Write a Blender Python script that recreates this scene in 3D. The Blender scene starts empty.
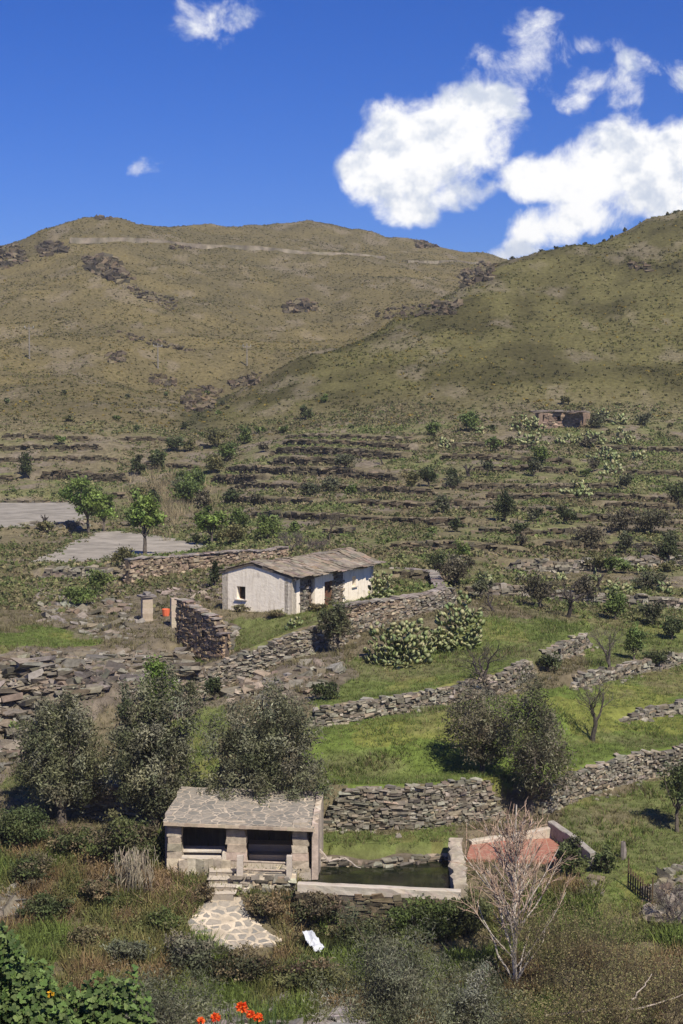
import bpy, math, random
import numpy as np
from mathutils import Vector, Matrix

RNG = np.random.default_rng(7)
random.seed(7)
R = math.radians
sc = bpy.context.scene
COL = sc.collection

# ------------------------------------------------------------------ camera, sky, sun, exposure
CZ, FPX, PITCH = 18.5, 1576.0, R(4.07)
cam_d = bpy.data.cameras.new('camera'); cam = bpy.data.objects.new('camera', cam_d); COL.objects.link(cam)
cam.location = (0, 0, CZ); cam.rotation_euler = (R(90) - PITCH, 0, 0)
cam_d.sensor_fit = 'VERTICAL'; cam_d.sensor_height = 24.0; cam_d.lens = 24.0 * FPX / 1024.0
cam_d.clip_start = 0.3; cam_d.clip_end = 9000
sc.camera = cam

SUN = Vector((0.34, -0.62, 0.84)).normalized()
sl = bpy.data.lights.new('sun', 'SUN'); sl.energy = 5.0; sl.angle = R(0.53); sl.color = (1.0, 0.92, 0.79)
so = bpy.data.objects.new('sun', sl); COL.objects.link(so)
so.rotation_euler = SUN.to_track_quat('Z', 'Y').to_euler(); so.location = (0, 0, 300)
sc.view_settings.view_transform = 'Standard'; sc.view_settings.look = 'None'
sc.view_settings.gamma = 1; sc.view_settings.exposure = 0.22
sc.view_settings.use_curve_mapping = False
sc.cycles.max_bounces = 5; sc.cycles.diffuse_bounces = 3; sc.cycles.transparent_max_bounces = 4
sc.cycles.use_denoising = True


class NT:
    """small helper for node trees"""
    def __init__(s, tree): s.t = tree; s.n = tree.nodes; s.l = tree.links
    def new(s, typ, **kw):
        n = s.n.new(typ)
        for k, v in kw.items(): setattr(n, k, v)
        return n
    def put(s, sock, v):
        if isinstance(v, bpy.types.NodeSocket): s.l.new(v, sock)
        elif v is not None:
            try: sock.default_value = v
            except Exception: sock.default_value = (*v, 1.0) if len(v) == 3 else v
    def math(s, op, a, b=None, c=None, clamp=False):
        n = s.new('ShaderNodeMath', operation=op, use_clamp=clamp)
        s.put(n.inputs[0], a)
        if b is not None: s.put(n.inputs[1], b)
        if c is not None: s.put(n.inputs[2], c)
        return n.outputs[0]
    def mix(s, f, a, b, typ='MIX'):
        n = s.new('ShaderNodeMix', data_type='RGBA', blend_type=typ)
        s.put(n.inputs[0], f); s.put(n.inputs[6], a); s.put(n.inputs[7], b)
        return n.outputs[2]
    def noise(s, vec, scale, detail=4, rough=.55, dist=0.0):
        n = s.new('ShaderNodeTexNoise')
        if vec is not None: s.put(n.inputs['Vector'], vec)
        n.inputs['Scale'].default_value = scale; n.inputs['Detail'].default_value = detail
        n.inputs['Roughness'].default_value = rough; n.inputs['Distortion'].default_value = dist
        return n.outputs['Fac']
    def ramp(s, f, a, b, va=0.0, vb=1.0):
        n = s.new('ShaderNodeMapRange', interpolation_type='SMOOTHSTEP')
        s.put(n.inputs[0], f); n.inputs[1].default_value = a; n.inputs[2].default_value = b
        n.inputs[3].default_value = va; n.inputs[4].default_value = vb
        return n.outputs[0]


def pix_dir(px, py):
    cx = (np.asarray(px, float) - 341.5) / FPX; cy = (512.0 - np.asarray(py, float)) / FPX
    dy = math.cos(PITCH) + cy * math.sin(PITCH)
    dz = -math.sin(PITCH) + cy * math.cos(PITCH)
    return cx / dy, dz / dy          # dX/dY, dZ/dY


def P(px, py, Y):
    s, t = pix_dir(px, py)
    return Vector((float(s) * Y, Y, CZ + float(t) * Y))


def project(X, Y, Z):
    X = np.asarray(X, float); dy = np.maximum(np.asarray(Y, float), .5); dz = np.asarray(Z, float) - CZ
    d = dy * math.cos(PITCH) - dz * math.sin(PITCH); u = dy * math.sin(PITCH) + dz * math.cos(PITCH)
    return 341.5 + FPX * X / d, 512 - FPX * u / d


def build_world():
    w = bpy.data.worlds.new('World'); sc.world = w; w.use_nodes = True
    nt = NT(w.node_tree); nt.n.clear()
    out = nt.new('ShaderNodeOutputWorld')
    sky = nt.new('ShaderNodeTexSky', sky_type='NISHITA', sun_disc=False)
    sky.sun_elevation = math.asin(SUN.z); sky.sun_rotation = math.atan2(SUN.x, SUN.y)
    sky.altitude = 900; sky.air_density = 1.0; sky.dust_density = 0.25; sky.ozone_density = 3.0
    hs = nt.new('ShaderNodeHueSaturation'); nt.put(hs.inputs['Color'], sky.outputs[0])
    hs.inputs['Saturation'].default_value = 1.34; hs.inputs['Value'].default_value = 1.0
    tint = nt.mix(1.0, hs.outputs[0], (0.46, 0.62, 1.18, 1), 'MULTIPLY')
    bg = nt.new('ShaderNodeBackground'); nt.put(bg.inputs[0], tint); bg.inputs[1].default_value = 0.076
    tc = nt.new('ShaderNodeTexCoord'); sep = nt.new('ShaderNodeSeparateXYZ'); nt.put(sep.inputs[0], tc.outputs['Generated'])
    yy = nt.math('MAXIMUM', sep.outputs[1], 0.05)
    s = nt.math('DIVIDE', sep.outputs[0], yy); t = nt.math('DIVIDE', sep.outputs[2], yy)
    cv = nt.new('ShaderNodeCombineXYZ'); nt.put(cv.inputs[0], s); nt.put(cv.inputs[1], t)
    V = cv.outputs[0]
    # clouds: soft masses standing at fixed bearings in the sky, broken up by noise
    blobs = [(376, 172, 38, 30, 1), (410, 150, 52, 50, 1), (450, 125, 56, 40, 1), (482, 108, 34, 28, .9), (410, 202, 40, 18, .85), (455, 185, 36, 16, .7),
             (518, 68, 50, 20, .36), (545, 46, 28, 26, .30), (575, 52, 34, 10, .24), (570, 96, 28, 14, .33), (606, 88, 44, 13, .34), (645, 72, 32, 12, .32), (628, 102, 24, 9, .3), (688, 88, 18, 12, .3),
             (545, 172, 46, 26, 1), (590, 172, 62, 36, 1), (640, 162, 60, 40, 1), (692, 158, 60, 40, 1), (545, 224, 36, 20, .8), (585, 212, 50, 20, .7), (655, 196, 60, 22, .9),
             (520, 245, 30, 12, .7), (212, 22, 36, 20, .30), (195, 10, 28, 11, .27), (137, 166, 16, 9, .27), (800, 150, 90, 60, 1), (-180, 60, 120, 40, .8)]
    field = None
    wob = nt.noise(V, 9, 5, .6); wob2 = nt.noise(nt_vec_add(nt, V, (3.1, 7.7, 0)), 9, 5, .6)
    s2 = nt.math('ADD', s, nt.math('MULTIPLY', nt.math('SUBTRACT', wob, .5), .045))
    t2 = nt.math('ADD', t, nt.math('MULTIPLY', nt.math('SUBTRACT', wob2, .5), .04))
    for cx, cy, rx, ry, st in blobs:
        a, b = pix_dir(cx, cy)
        du = nt.math('DIVIDE', nt.math('SUBTRACT', s2, float(a)), rx * 1.18 / FPX)
        dv = nt.math('DIVIDE', nt.math('SUBTRACT', t2, float(b)), ry * 1.18 / FPX)
        r2 = nt.math('ADD', nt.math('MULTIPLY', du, du), nt.math('MULTIPLY', dv, dv))
        g = nt.math('MULTIPLY', nt.math('SUBTRACT', 1.0, r2), st)
        field = g if field is None else nt.math('SMOOTH_MAX', field, g, .25)
    n1 = nt.noise(V, 32, 9, .62, .3)
    dens = nt.math('ADD', field, nt.math('MULTIPLY', nt.math('SUBTRACT', n1, .5), 2.0))
    dens = nt.ramp(dens, 0.02, .68)
    front = nt.ramp(sep.outputs[1], .1, .3)
    dens = nt.math('MULTIPLY', dens, front)
    e1 = nt.noise(V, 15, 5, .6); e2 = nt.noise(nt_vec_add(nt, V, (0.006, 0.013, 0)), 15, 5, .6)      # noise emboss, painting light from upper right into the cloud colour
    sh = nt.math('ADD', nt.math('MULTIPLY', nt.math('SUBTRACT', e1, e2), 3.6), .62)
    sh = nt.ramp(sh, .15, .72)
    ccol = nt.mix(sh, (.60, .66, .78, 1), (1.0, 1.0, 1.0, 1))
    cb = nt.new('ShaderNodeBackground'); nt.put(cb.inputs[0], ccol); cb.inputs[1].default_value = .93
    mx = nt.new('ShaderNodeMixShader'); nt.put(mx.inputs[0], dens); nt.l.new(bg.outputs[0], mx.inputs[1]); nt.l.new(cb.outputs[0], mx.inputs[2])
    nt.l.new(mx.outputs[0], out.inputs[0])


def nt_vec_add(nt, v, off):
    n = nt.new('ShaderNodeVectorMath', operation='ADD'); nt.put(n.inputs[0], v); n.inputs[1].default_value = off
    return n.outputs[0]


build_world()

# ------------------------------------------------------------------ numpy helpers
def _h(ix, iy, seed):
    n = (ix.astype(np.int64) * 374761393 + iy.astype(np.int64) * 668265263 + seed * 982451653) & 0xFFFFFFFF
    n = ((n ^ (n >> 13)) * 1274126177) & 0xFFFFFFFF
    return ((n ^ (n >> 16)) & 0xFFFF) / 65535.0


def vnoise(x, y, seed=0):
    x = np.asarray(x, float); y = np.asarray(y, float)
    xi = np.floor(x); yi = np.floor(y); fx = x - xi; fy = y - yi
    fx = fx * fx * (3 - 2 * fx); fy = fy * fy * (3 - 2 * fy)
    a = _h(xi, yi, seed); b = _h(xi + 1, yi, seed); c = _h(xi, yi + 1, seed); d = _h(xi + 1, yi + 1, seed)
    return (a * (1 - fx) + b * fx) * (1 - fy) + (c * (1 - fx) + d * fx) * fy


def fbm(x, y, octv=4, seed=0, gain=.5):
    r = 0; a = 1; t = 0
    for i in range(octv):
        r = r + a * vnoise(x * 2 ** i + 17.3 * i, y * 2 ** i - 9.1 * i, seed + i); t += a; a *= gain
    return r / t


def pchip(xk, yk, x):
    xk = np.asarray(xk, float); yk = np.asarray(yk, float); h = np.diff(xk); d = np.diff(yk) / h
    m = np.zeros(len(xk)); m[0] = d[0]; m[-1] = d[-1]
    for i in range(1, len(xk) - 1):
        if d[i - 1] * d[i] > 0:
            w1 = 2 * h[i] + h[i - 1]; w2 = h[i] + 2 * h[i - 1]; m[i] = (w1 + w2) / (w1 / d[i - 1] + w2 / d[i])
    x = np.clip(x, xk[0], xk[-1]); i = np.clip(np.searchsorted(xk, x) - 1, 0, len(h) - 1)
    t = (x - xk[i]) / h[i]
    return ((2 * t**3 - 3 * t**2 + 1) * yk[i] + (t**3 - 2 * t**2 + t) * h[i] * m[i]
            + (-2 * t**3 + 3 * t**2) * yk[i + 1] + (t**3 - t**2) * h[i] * m[i + 1])


def inpoly(px, py, poly):
    px = np.asarray(px, float); py = np.asarray(py, float); r = np.zeros(px.shape, bool); n = len(poly)
    for i in range(n):
        x1, y1 = poly[i][:2]; x2, y2 = poly[(i + 1) % n][:2]
        if y1 == y2: continue
        c = ((y1 > py) != (y2 > py)) & (px < (x2 - x1) * (py - y1) / (y2 - y1) + x1)
        r ^= c
    return r


def mesh(name, V, F, mat=None, col=None, smooth=False):
    """V (n,3), F (m,k) arrays -> mesh; col = per-vertex colour (n,3)"""
    me = bpy.data.meshes.new(name); V = np.asarray(V, np.float32); F = np.asarray(F, np.int32); k = F.shape[1]
    me.vertices.add(len(V)); me.vertices.foreach_set('co', V.ravel())
    me.loops.add(F.size); me.loops.foreach_set('vertex_index', F.ravel())
    me.polygons.add(len(F)); me.polygons.foreach_set('loop_start', np.arange(0, F.size, k, dtype=np.int32))
    me.polygons.foreach_set('loop_total', np.full(len(F), k, np.int32))
    me.polygons.foreach_set('use_smooth', np.full(len(F), smooth))
    me.update(calc_edges=True)
    if col is not None:
        at = me.color_attributes.new('col', 'FLOAT_COLOR', 'POINT')
        c = np.ones((len(V), 4), np.float32); c[:, :3] = col; at.data.foreach_set('color', c.ravel())
    if mat: me.materials.append(mat)
    return me


class Geo:
    """collects quads/tris with vertex colours into one mesh (all faces stored as quads)"""
    def __init__(s): s.V = []; s.F = []; s.C = []; s.n = 0
    def add(s, V, F, C):
        V = np.asarray(V, float).reshape(-1, 3); F = np.asarray(F, int); C = np.asarray(C, float)
        if C.ndim == 1: C = np.tile(C, (len(V), 1))
        s.V.append(V); s.F.append(F + s.n); s.C.append(C); s.n += len(V)
    def build(s, name, mat, parent=None, smooth=False, origin=None):
        if not s.V: return None
        V = np.concatenate(s.V); C = np.concatenate(s.C)
        q = [f for f in s.F if f.shape[1] == 4]; t = [f for f in s.F if f.shape[1] == 3]
        if q and t:
            F4 = np.concatenate(q); F3 = np.concatenate(t)
            me = bpy.data.meshes.new(name)
            F = np.concatenate([F4.ravel(), F3.ravel()]).astype(np.int32)
            me.vertices.add(len(V)); me.vertices.foreach_set('co', V.astype(np.float32).ravel())
            me.loops.add(len(F)); me.loops.foreach_set('vertex_index', F)
            tot = np.concatenate([np.full(len(F4), 4), np.full(len(F3), 3)]).astype(np.int32)
            st = np.concatenate([[0], np.cumsum(tot)[:-1]]).astype(np.int32)
            me.polygons.add(len(tot)); me.polygons.foreach_set('loop_start', st); me.polygons.foreach_set('loop_total', tot)
            me.polygons.foreach_set('use_smooth', np.full(len(tot), smooth))
            me.update(calc_edges=True)
            at = me.color_attributes.new('col', 'FLOAT_COLOR', 'POINT')
            c = np.ones((len(V), 4), np.float32); c[:, :3] = C; at.data.foreach_set('color', c.ravel())
            me.materials.append(mat)
        else:
            me = mesh(name, V, np.concatenate(q or t), mat, C, smooth)
        ob = bpy.data.objects.new(name, me); COL.objects.link(ob)
        if parent is not None:
            ob.parent = parent; ob.matrix_parent_inverse = parent.matrix_world.inverted() if False else Matrix.Translation(-parent.location)
        return ob


def tag(o, label=None, cat=None, group=None, kind=None):
    if label: o['label'] = label
    if cat: o['category'] = cat
    if group: o['group'] = group
    if kind: o['kind'] = kind
    elif cat: o['kind'] = 'thing'
    return o


def thing(name, label, cat, loc, group=None):
    o = bpy.data.objects.new(name, None); COL.objects.link(o); o.location = loc; o.empty_display_size = .3
    return tag(o, label, cat, group)


CUBE_V = np.array([[-1, -1, -1], [1, -1, -1], [1, 1, -1], [-1, 1, -1], [-1, -1, 1], [1, -1, 1], [1, 1, 1], [-1, 1, 1]], float) / 2
CUBE_F = np.array([[0, 3, 2, 1], [4, 5, 6, 7], [0, 1, 5, 4], [1, 2, 6, 5], [2, 3, 7, 6], [3, 0, 4, 7]])


def rotm(yaw, pitch=0, roll=0):
    """(N,) angles -> (N,3,3); local x along yaw direction"""
    yaw, pitch, roll = np.broadcast_arrays(np.asarray(yaw, float), np.asarray(pitch, float), np.asarray(roll, float))
    cz, sz, cy, sy, cx, sx = np.cos(yaw), np.sin(yaw), np.cos(pitch), np.sin(pitch), np.cos(roll), np.sin(roll)
    M = np.empty(yaw.shape + (3, 3))
    M[..., 0, 0] = cz * cy; M[..., 0, 1] = cz * sy * sx - sz * cx; M[..., 0, 2] = cz * sy * cx + sz * sx
    M[..., 1, 0] = sz * cy; M[..., 1, 1] = sz * sy * sx + cz * cx; M[..., 1, 2] = sz * sy * cx - cz * sx
    M[..., 2, 0] = -sy; M[..., 2, 1] = cy * sx; M[..., 2, 2] = cy * cx
    return M


def boxes(g, c, Rm, size, col, jit=.12):
    c = np.atleast_2d(np.asarray(c, float)); n = len(c); size = np.broadcast_to(np.asarray(size, float), (n, 3))
    L = CUBE_V[None] * (1 + RNG.uniform(-jit, jit, (n, 8, 3)) * 2) * size[:, None, :]
    V = np.einsum('nij,nkj->nki', np.broadcast_to(Rm, (n, 3, 3)), L) + c[:, None, :]
    F = (CUBE_F[None] + (np.arange(n) * 8)[:, None, None]).reshape(-1, 4)
    col = np.broadcast_to(np.asarray(col, float), (n, 3)); C = np.repeat(col, 8, axis=0)
    g.add(V.reshape(-1, 3), F, C)


def box(g, c, size, col, yaw=0, pitch=0, roll=0, jit=0.0):
    boxes(g, [c], rotm([yaw], [pitch], [roll]), [size], [col], jit)


def tube(g, pts, rad, col, sides=5):
    pts = np.asarray([tuple(p) for p in pts], float); n = len(pts)
    if n < 2: return
    rad = np.broadcast_to(np.asarray(rad, float), (n,))
    T = np.gradient(pts, axis=0); T /= np.linalg.norm(T, axis=1)[:, None] + 1e-9
    up = np.where(np.abs(T[:, 2:3]) > .9, np.array([[1., 0, 0]]), np.array([[0, 0, 1.]]))
    A = np.cross(T, up); A /= np.linalg.norm(A, axis=1)[:, None] + 1e-9; B = np.cross(T, A)
    a = np.arange(sides) * 2 * math.pi / sides
    V = pts[:, None] + rad[:, None, None] * (A[:, None] * np.cos(a)[None, :, None] + B[:, None] * np.sin(a)[None, :, None])
    i = np.arange(n - 1)[:, None] * sides; j = np.arange(sides)[None]; k = (j + 1) % sides
    F = np.stack([i + j, i + k, i + sides + k, i + sides + j], -1).reshape(-1, 4)
    g.add(V.reshape(-1, 3), F, np.asarray(col, float))


def vary(base, n, v=.15, hue=.02):
    base = np.asarray(base, float)
    return np.clip(base * (1 + RNG.normal(0, v, (n, 1))) * (1 + RNG.normal(0, hue, (n, 3))), .005, 1)


def mixcol(cols, n, w=None, v=.15, hue=.03):
    cols = np.asarray(cols, float); i = RNG.choice(len(cols), n, p=w)
    return np.clip(cols[i] * (1 + RNG.normal(0, v, (n, 1))) * (1 + RNG.normal(0, hue, (n, 3))), .004, 1)


# ------------------------------------------------------------------ materials
MAT = {}


def attr_mat(name, rough=.9, nscale=3.0, namp=.35, ndet=6, bump=0.0, bscale=6.0, trans=0.0, spec=.2, bdist=.05):
    m = bpy.data.materials.new(name); m.use_nodes = True; nt = NT(m.node_tree); nt.n.clear()
    out = nt.new('ShaderNodeOutputMaterial'); b = nt.new('ShaderNodeBsdfPrincipled')
    at = nt.new('ShaderNodeVertexColor', layer_name='col'); geo = nt.new('ShaderNodeNewGeometry')
    c = at.outputs[0]
    if namp:
        n = nt.noise(geo.outputs['Position'], nscale, ndet, .65)
        f = nt.ramp(n, .25, .75, 1 - namp, 1 + namp)
        cc = nt.new('ShaderNodeCombineXYZ')
        for i in range(3): nt.put(cc.inputs[i], f)
        c = nt.mix(1.0, c, cc.outputs[0], 'MULTIPLY')
    nt.put(b.inputs['Base Color'], c); b.inputs['Roughness'].default_value = rough
    b.inputs['Specular IOR Level'].default_value = spec
    if bump:
        bn = nt.noise(geo.outputs['Position'], bscale, 8, .7)
        bp = nt.new('ShaderNodeBump'); bp.inputs['Strength'].default_value = bump; bp.inputs['Distance'].default_value = bdist
        nt.put(bp.inputs['Height'], bn); nt.l.new(bp.outputs[0], b.inputs['Normal'])
    if trans:
        tr = nt.new('ShaderNodeBsdfTranslucent'); nt.put(tr.inputs[0], c); mx = nt.new('ShaderNodeMixShader'); mx.inputs[0].default_value = trans
        nt.l.new(b.outputs[0], mx.inputs[1]); nt.l.new(tr.outputs[0], mx.inputs[2]); nt.l.new(mx.outputs[0], out.inputs[0])
    else: nt.l.new(b.outputs[0], out.inputs[0])
    MAT[name] = m
    return m


attr_mat('earth', 1.0, 1.7, .38, 10, .9, 2.2, bdist=.25, spec=.05)
attr_mat('stone', .9, 4.0, .3, 8, .6, 9, bdist=.04)
attr_mat('leaf', .6, 2.0, 0, trans=.22, spec=.25)
attr_mat('dry_leaf', .9, 2.0, 0, trans=.15, spec=.1)
attr_mat('bark', .9, 8.0, .3, 5, .5, 20)
attr_mat('cactus', .55, 6.0, .15, 4, spec=.35)
attr_mat('gravel_surface', .95, .5, .34, 12, .5, 20, bdist=.03)
attr_mat('wood', .85, 9.0, .3, 6, .4, 14)
attr_mat('cloth', .8, 9.0, .1, 3, spec=.3)
attr_mat('petal', .5, 9.0, .1, 3, trans=.25)


def mat_plaster():
    m = bpy.data.materials.new('old_limewash'); m.use_nodes = True; nt = NT(m.node_tree); nt.n.clear()
    out = nt.new('ShaderNodeOutputMaterial'); b = nt.new('ShaderNodeBsdfPrincipled'); geo = nt.new('ShaderNodeNewGeometry')
    at = nt.new('ShaderNodeVertexColor', layer_name='col')
    mp = nt.new('ShaderNodeMapping'); nt.put(mp.inputs[0], geo.outputs['Position']); mp.inputs[3].default_value = (3.2, 3.2, .45)
    streak = nt.ramp(nt.noise(mp.outputs[0], 1.6, 7, .7), .45, .68)
    patch = nt.ramp(nt.noise(geo.outputs['Position'], 1.3, 8, .65), .57, .70)
    c = nt.mix(nt.math('MULTIPLY', streak, .42), at.outputs[0], (.50, .42, .30, 1))
    c = nt.mix(nt.math('MULTIPLY', patch, .42), c, (.33, .26, .19, 1))
    nt.put(b.inputs['Base Color'], c); b.inputs['Roughness'].default_value = .95; b.inputs['Specular IOR Level'].default_value = .1
    bp = nt.new('ShaderNodeBump'); bp.inputs['Strength'].default_value = .6; bp.inputs['Distance'].default_value = .05
    nt.put(bp.inputs['Height'], nt.noise(geo.outputs['Position'], 5, 8, .7)); nt.l.new(bp.outputs[0], b.inputs['Normal'])
    nt.l.new(b.outputs[0], out.inputs[0]); MAT['plaster'] = m


def mat_flag(name, scale, stone, stone2, joint, jw):
    m = bpy.data.materials.new(name); m.use_nodes = True; nt = NT(m.node_tree); nt.n.clear()
    out = nt.new('ShaderNodeOutputMaterial'); b = nt.new('ShaderNodeBsdfPrincipled'); geo = nt.new('ShaderNodeNewGeometry')
    pos = geo.outputs['Position']
    w = nt.new('ShaderNodeTexNoise'); nt.put(w.inputs[0], pos); w.inputs['Scale'].default_value = 2.2; w.inputs['Detail'].default_value = 4
    vm = nt.new('ShaderNodeVectorMath', operation='SCALE'); nt.put(vm.inputs[0], w.outputs['Color']); vm.inputs[3].default_value = .32
    va = nt.new('ShaderNodeVectorMath', operation='ADD'); nt.put(va.inputs[0], pos); nt.put(va.inputs[1], vm.outputs[0])
    mp = nt.new('ShaderNodeMapping'); nt.put(mp.inputs[0], va.outputs[0]); mp.inputs[3].default_value = (1, 1.25, .15)
    ve = nt.new('ShaderNodeTexVoronoi', feature='DISTANCE_TO_EDGE'); nt.put(ve.inputs[0], mp.outputs[0]); ve.inputs['Scale'].default_value = scale
    vc = nt.new('ShaderNodeTexVoronoi', feature='F1'); nt.put(vc.inputs[0], mp.outputs[0]); vc.inputs['Scale'].default_value = scale
    sp = nt.new('ShaderNodeSeparateColor'); nt.put(sp.inputs[0], vc.outputs['Color'])
    sc_ = nt.mix(sp.outputs[0], (*stone, 1), (*stone2, 1))
    sc_ = nt.mix(nt.ramp(nt.noise(pos, 7, 6, .7), .35, .7, 0, .45), sc_, tuple(x * .55 for x in stone) + (1,))
    jn = nt.math('ADD', ve.outputs[0], nt.math('MULTIPLY', nt.math('SUBTRACT', nt.noise(pos, 9, 5), .5), jw * .9))
    f = nt.ramp(jn, jw * .5, jw)
    f = nt.math('MAXIMUM', f, nt.ramp(nt.noise(pos, 1.1, 6, .7), .50, .66, 0, .75))
    jc = nt.mix(nt.ramp(nt.noise(pos, 1.5, 5), .4, .65), (*joint, 1), tuple(x * .62 for x in joint) + (1,))
    c = nt.mix(f, jc, sc_)
    nt.put(b.inputs['Base Color'], c); b.inputs['Roughness'].default_value = .9; b.inputs['Specular IOR Level'].default_value = .15
    bp = nt.new('ShaderNodeBump'); bp.inputs['Strength'].default_value = .6; bp.inputs['Distance'].default_value = .04
    nt.put(bp.inputs['Height'], nt.math('ADD', f, nt.noise(pos, 8, 6))); nt.l.new(bp.outputs[0], b.inputs['Normal'])
    nt.l.new(b.outputs[0], out.inputs[0]); MAT[name] = m


def mat_water():
    m = bpy.data.materials.new('dark_pond_water'); m.use_nodes = True; nt = NT(m.node_tree); nt.n.clear()
    out = nt.new('ShaderNodeOutputMaterial'); b = nt.new('ShaderNodeBsdfPrincipled'); geo = nt.new('ShaderNodeNewGeometry')
    n = nt.noise(geo.outputs['Position'], .8, 5, .6)
    c = nt.mix(nt.ramp(n, .4, .7), (.008, .011, .006, 1), (.03, .034, .012, 1))
    nt.put(b.inputs['Base Color'], c); b.inputs['Roughness'].default_value = .12; b.inputs['IOR'].default_value = 1.33
    b.inputs['Specular IOR Level'].default_value = .35
    bp = nt.new('ShaderNodeBump'); bp.inputs['Strength'].default_value = .12; bp.inputs['Distance'].default_value = .02
    nt.put(bp.inputs['Height'], nt.noise(geo.outputs['Position'], 5, 3)); nt.l.new(bp.outputs[0], b.inputs['Normal'])
    nt.l.new(b.outputs[0], out.inputs[0]); MAT['water'] = m


mat_plaster()
mat_flag('crazy_paving_roof', 2.6, (.20, .19, .165), (.31, .275, .225), (.52, .44, .34), .075)
mat_flag('crazy_paving_path', 2.2, (.24, .23, .205), (.40, .35, .28), (.66, .56, .42), .15)
mat_water()

# ------------------------------------------------------------------ the lie of the land
COLS = [-350, -120, 0, 100, 200, 300, 400, 500, 600, 683, 800, 1050]
TAB = {  # distance: screen row at which the ground lies, per column 0..683
    52: [985, 990, 1000, 1005, 1005, 1000, 985, 980], 57: [925, 925, 928, 937, 937, 930, 920, 915],
    59: [888, 890, 895, 893, 893, 890, 890, 890], 62: [850, 850, 850, 848, 848, 850, 858, 862],
    65: [812, 808, 806, 808, 808, 815, 830, 838], 68: [788, 780, 780, 778, 778, 790, 800, 812],
    71: [772, 760, 752, 742, 740, 750, 768, 785], 74: [745, 735, 730, 714, 710, 718, 745, 757],
    78: [668, 675, 698, 682, 690, 685, 715, 728], 84: [642, 650, 660, 645, 655, 652, 675, 690],
    90: [627, 632, 635, 616, 620, 625, 648, 657], 96: [608, 618, 605, 594, 592, 607, 623, 630],
    104: [588, 592, 583, 575, 578, 588, 600, 605], 115: [563, 562, 562, 558, 556, 557, 565, 570],
    135: [540, 540, 536, 525, 520, 517, 520, 522], 160: [513, 514, 508, 490, 484, 479, 480, 482],
    185: [480, 478, 470, 448, 445, 443, 443, 445], 205: [428, 430, 438, 424, 418, 415, 415, 418],
    225: [402, 402, 412, 390, 374, 370, 372, 372], 250: [375, 378, 405, 353, 336, 320, 322, 318],
    275: [350, 355, 385, 368, 311, 276, 280, 268], 300: [328, 327, 345, 352, 335, 261, 241, 229],
    325: [308, 305, 324, 334, 336, 290, 245, 212], 350: [290, 284, 304, 316, 314, 306, 270, 235],
    400: [260, 248, 269, 281, 284, 300, 300, 300], 450: [250, 219, 244, 254, 263, 280, 300, 310],
    500: [272, 235, 221, 233, 249, 266, 300, 320], 550: [320, 280, 243, 221, 241, 262, 300, 330],
    650: [380, 350, 330, 310, 310, 320, 340, 350]}
YK = sorted(TAB)
_fineY = np.concatenate([np.arange(48, 120, .25), np.arange(120, 220, .5), np.arange(220, 651, 1.0)])
_finePX = np.arange(-350, 1051, 5.0)


def _base_grid():
    G_ = np.zeros((len(_fineY), len(COLS)))
    for ci in range(len(COLS)):
        src = min(max(ci - 2, 0), 7); ys, zs = [48, 50], [-1.3, -1.9]
        for Yk in YK:
            v = TAB[Yk][src]
            if Yk > 230:
                if ci == 0: v += 45
                if ci == 1: v += 18
                if ci == 10: v += 12
                if ci == 11: v += 60
            ys.append(Yk); zs.append(CZ + pix_dir(0, v)[1] * Yk)
        G_[:, ci] = pchip(ys, zs, _fineY)
    out = np.zeros((len(_fineY), len(_finePX)))
    for r in range(len(_fineY)): out[r] = pchip(COLS, G_[r], _finePX)
    k = np.exp(-.5 * (np.arange(-10, 11) / 4.0) ** 2); k /= k.sum()
    pad = np.pad(out, ((0, 0), (10, 10)), mode='edge')
    return np.apply_along_axis(lambda a: np.convolve(a, k, 'valid'), 1, pad)


_BG = _base_grid()


def base_z(X, Y):
    X = np.asarray(X, float); Y = np.asarray(Y, float)
    px = 341.5 + FPX * X / np.maximum(Y, 30.0)
    fi = np.interp(Y, _fineY, np.arange(len(_fineY))); i = np.clip(fi.astype(int), 0, len(_fineY) - 2); fy = fi - i
    fj = np.clip((px - _finePX[0]) / 5.0, 0, len(_finePX) - 1.001); j = fj.astype(int); fx = fj - j
    z = ((_BG[i, j] * (1 - fx) + _BG[i, j + 1] * fx) * (1 - fy) + (_BG[i + 1, j] * (1 - fx) + _BG[i + 1, j + 1] * fx) * fy)
    near = pchip([-80, -20, 0, 13, 30, 43, 50], [25, 19.8, 16.7, 12.2, 5.0, -.6, -1.9], Y)
    w = np.clip((Y - 48) / 3, 0, 1); z = near * (1 - w) + z * w
    far = np.interp(Y, [650, 1000, 4000, 9000], [0, 1, 1, 1])
    zf = np.interp(Y, [650, 1000, 2500, 9000], [35, 22, 0, -10])
    return z * (1 - far) + zf * far


def base_Y(px, v):
    """distance at which column px of the un-terraced ground is seen at row v"""
    Y = np.concatenate([np.arange(50, 210, .1), np.arange(210, 560, .5)])
    X = float(pix_dir(px, v)[0]) * Y
    pv = project(X, Y, base_z(X, Y))[1]
    k = np.nonzero(pv <= v)[0]
    return float(Y[k[0]]) if len(k) else 300.0


# retaining walls: (screen polyline at mid height, height m, influence length m, key)
WALLS = []


def wall(pts, H, L, label, kind='wall', stone=(.30, .085), tone=0, thick=.5, group=None, cap=.5):
    pp = []
    for q in pts:
        Y = q[2] if len(q) > 2 else base_Y(q[0], q[1])
        pp.append((float(pix_dir(q[0], q[1])[0]) * Y, Y))
    WALLS.append(dict(p=np.array(pp), H=H, L=L, label=label, stone=stone, tone=tone, thick=thick, group=group, cap=cap, kind=kind))


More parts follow.
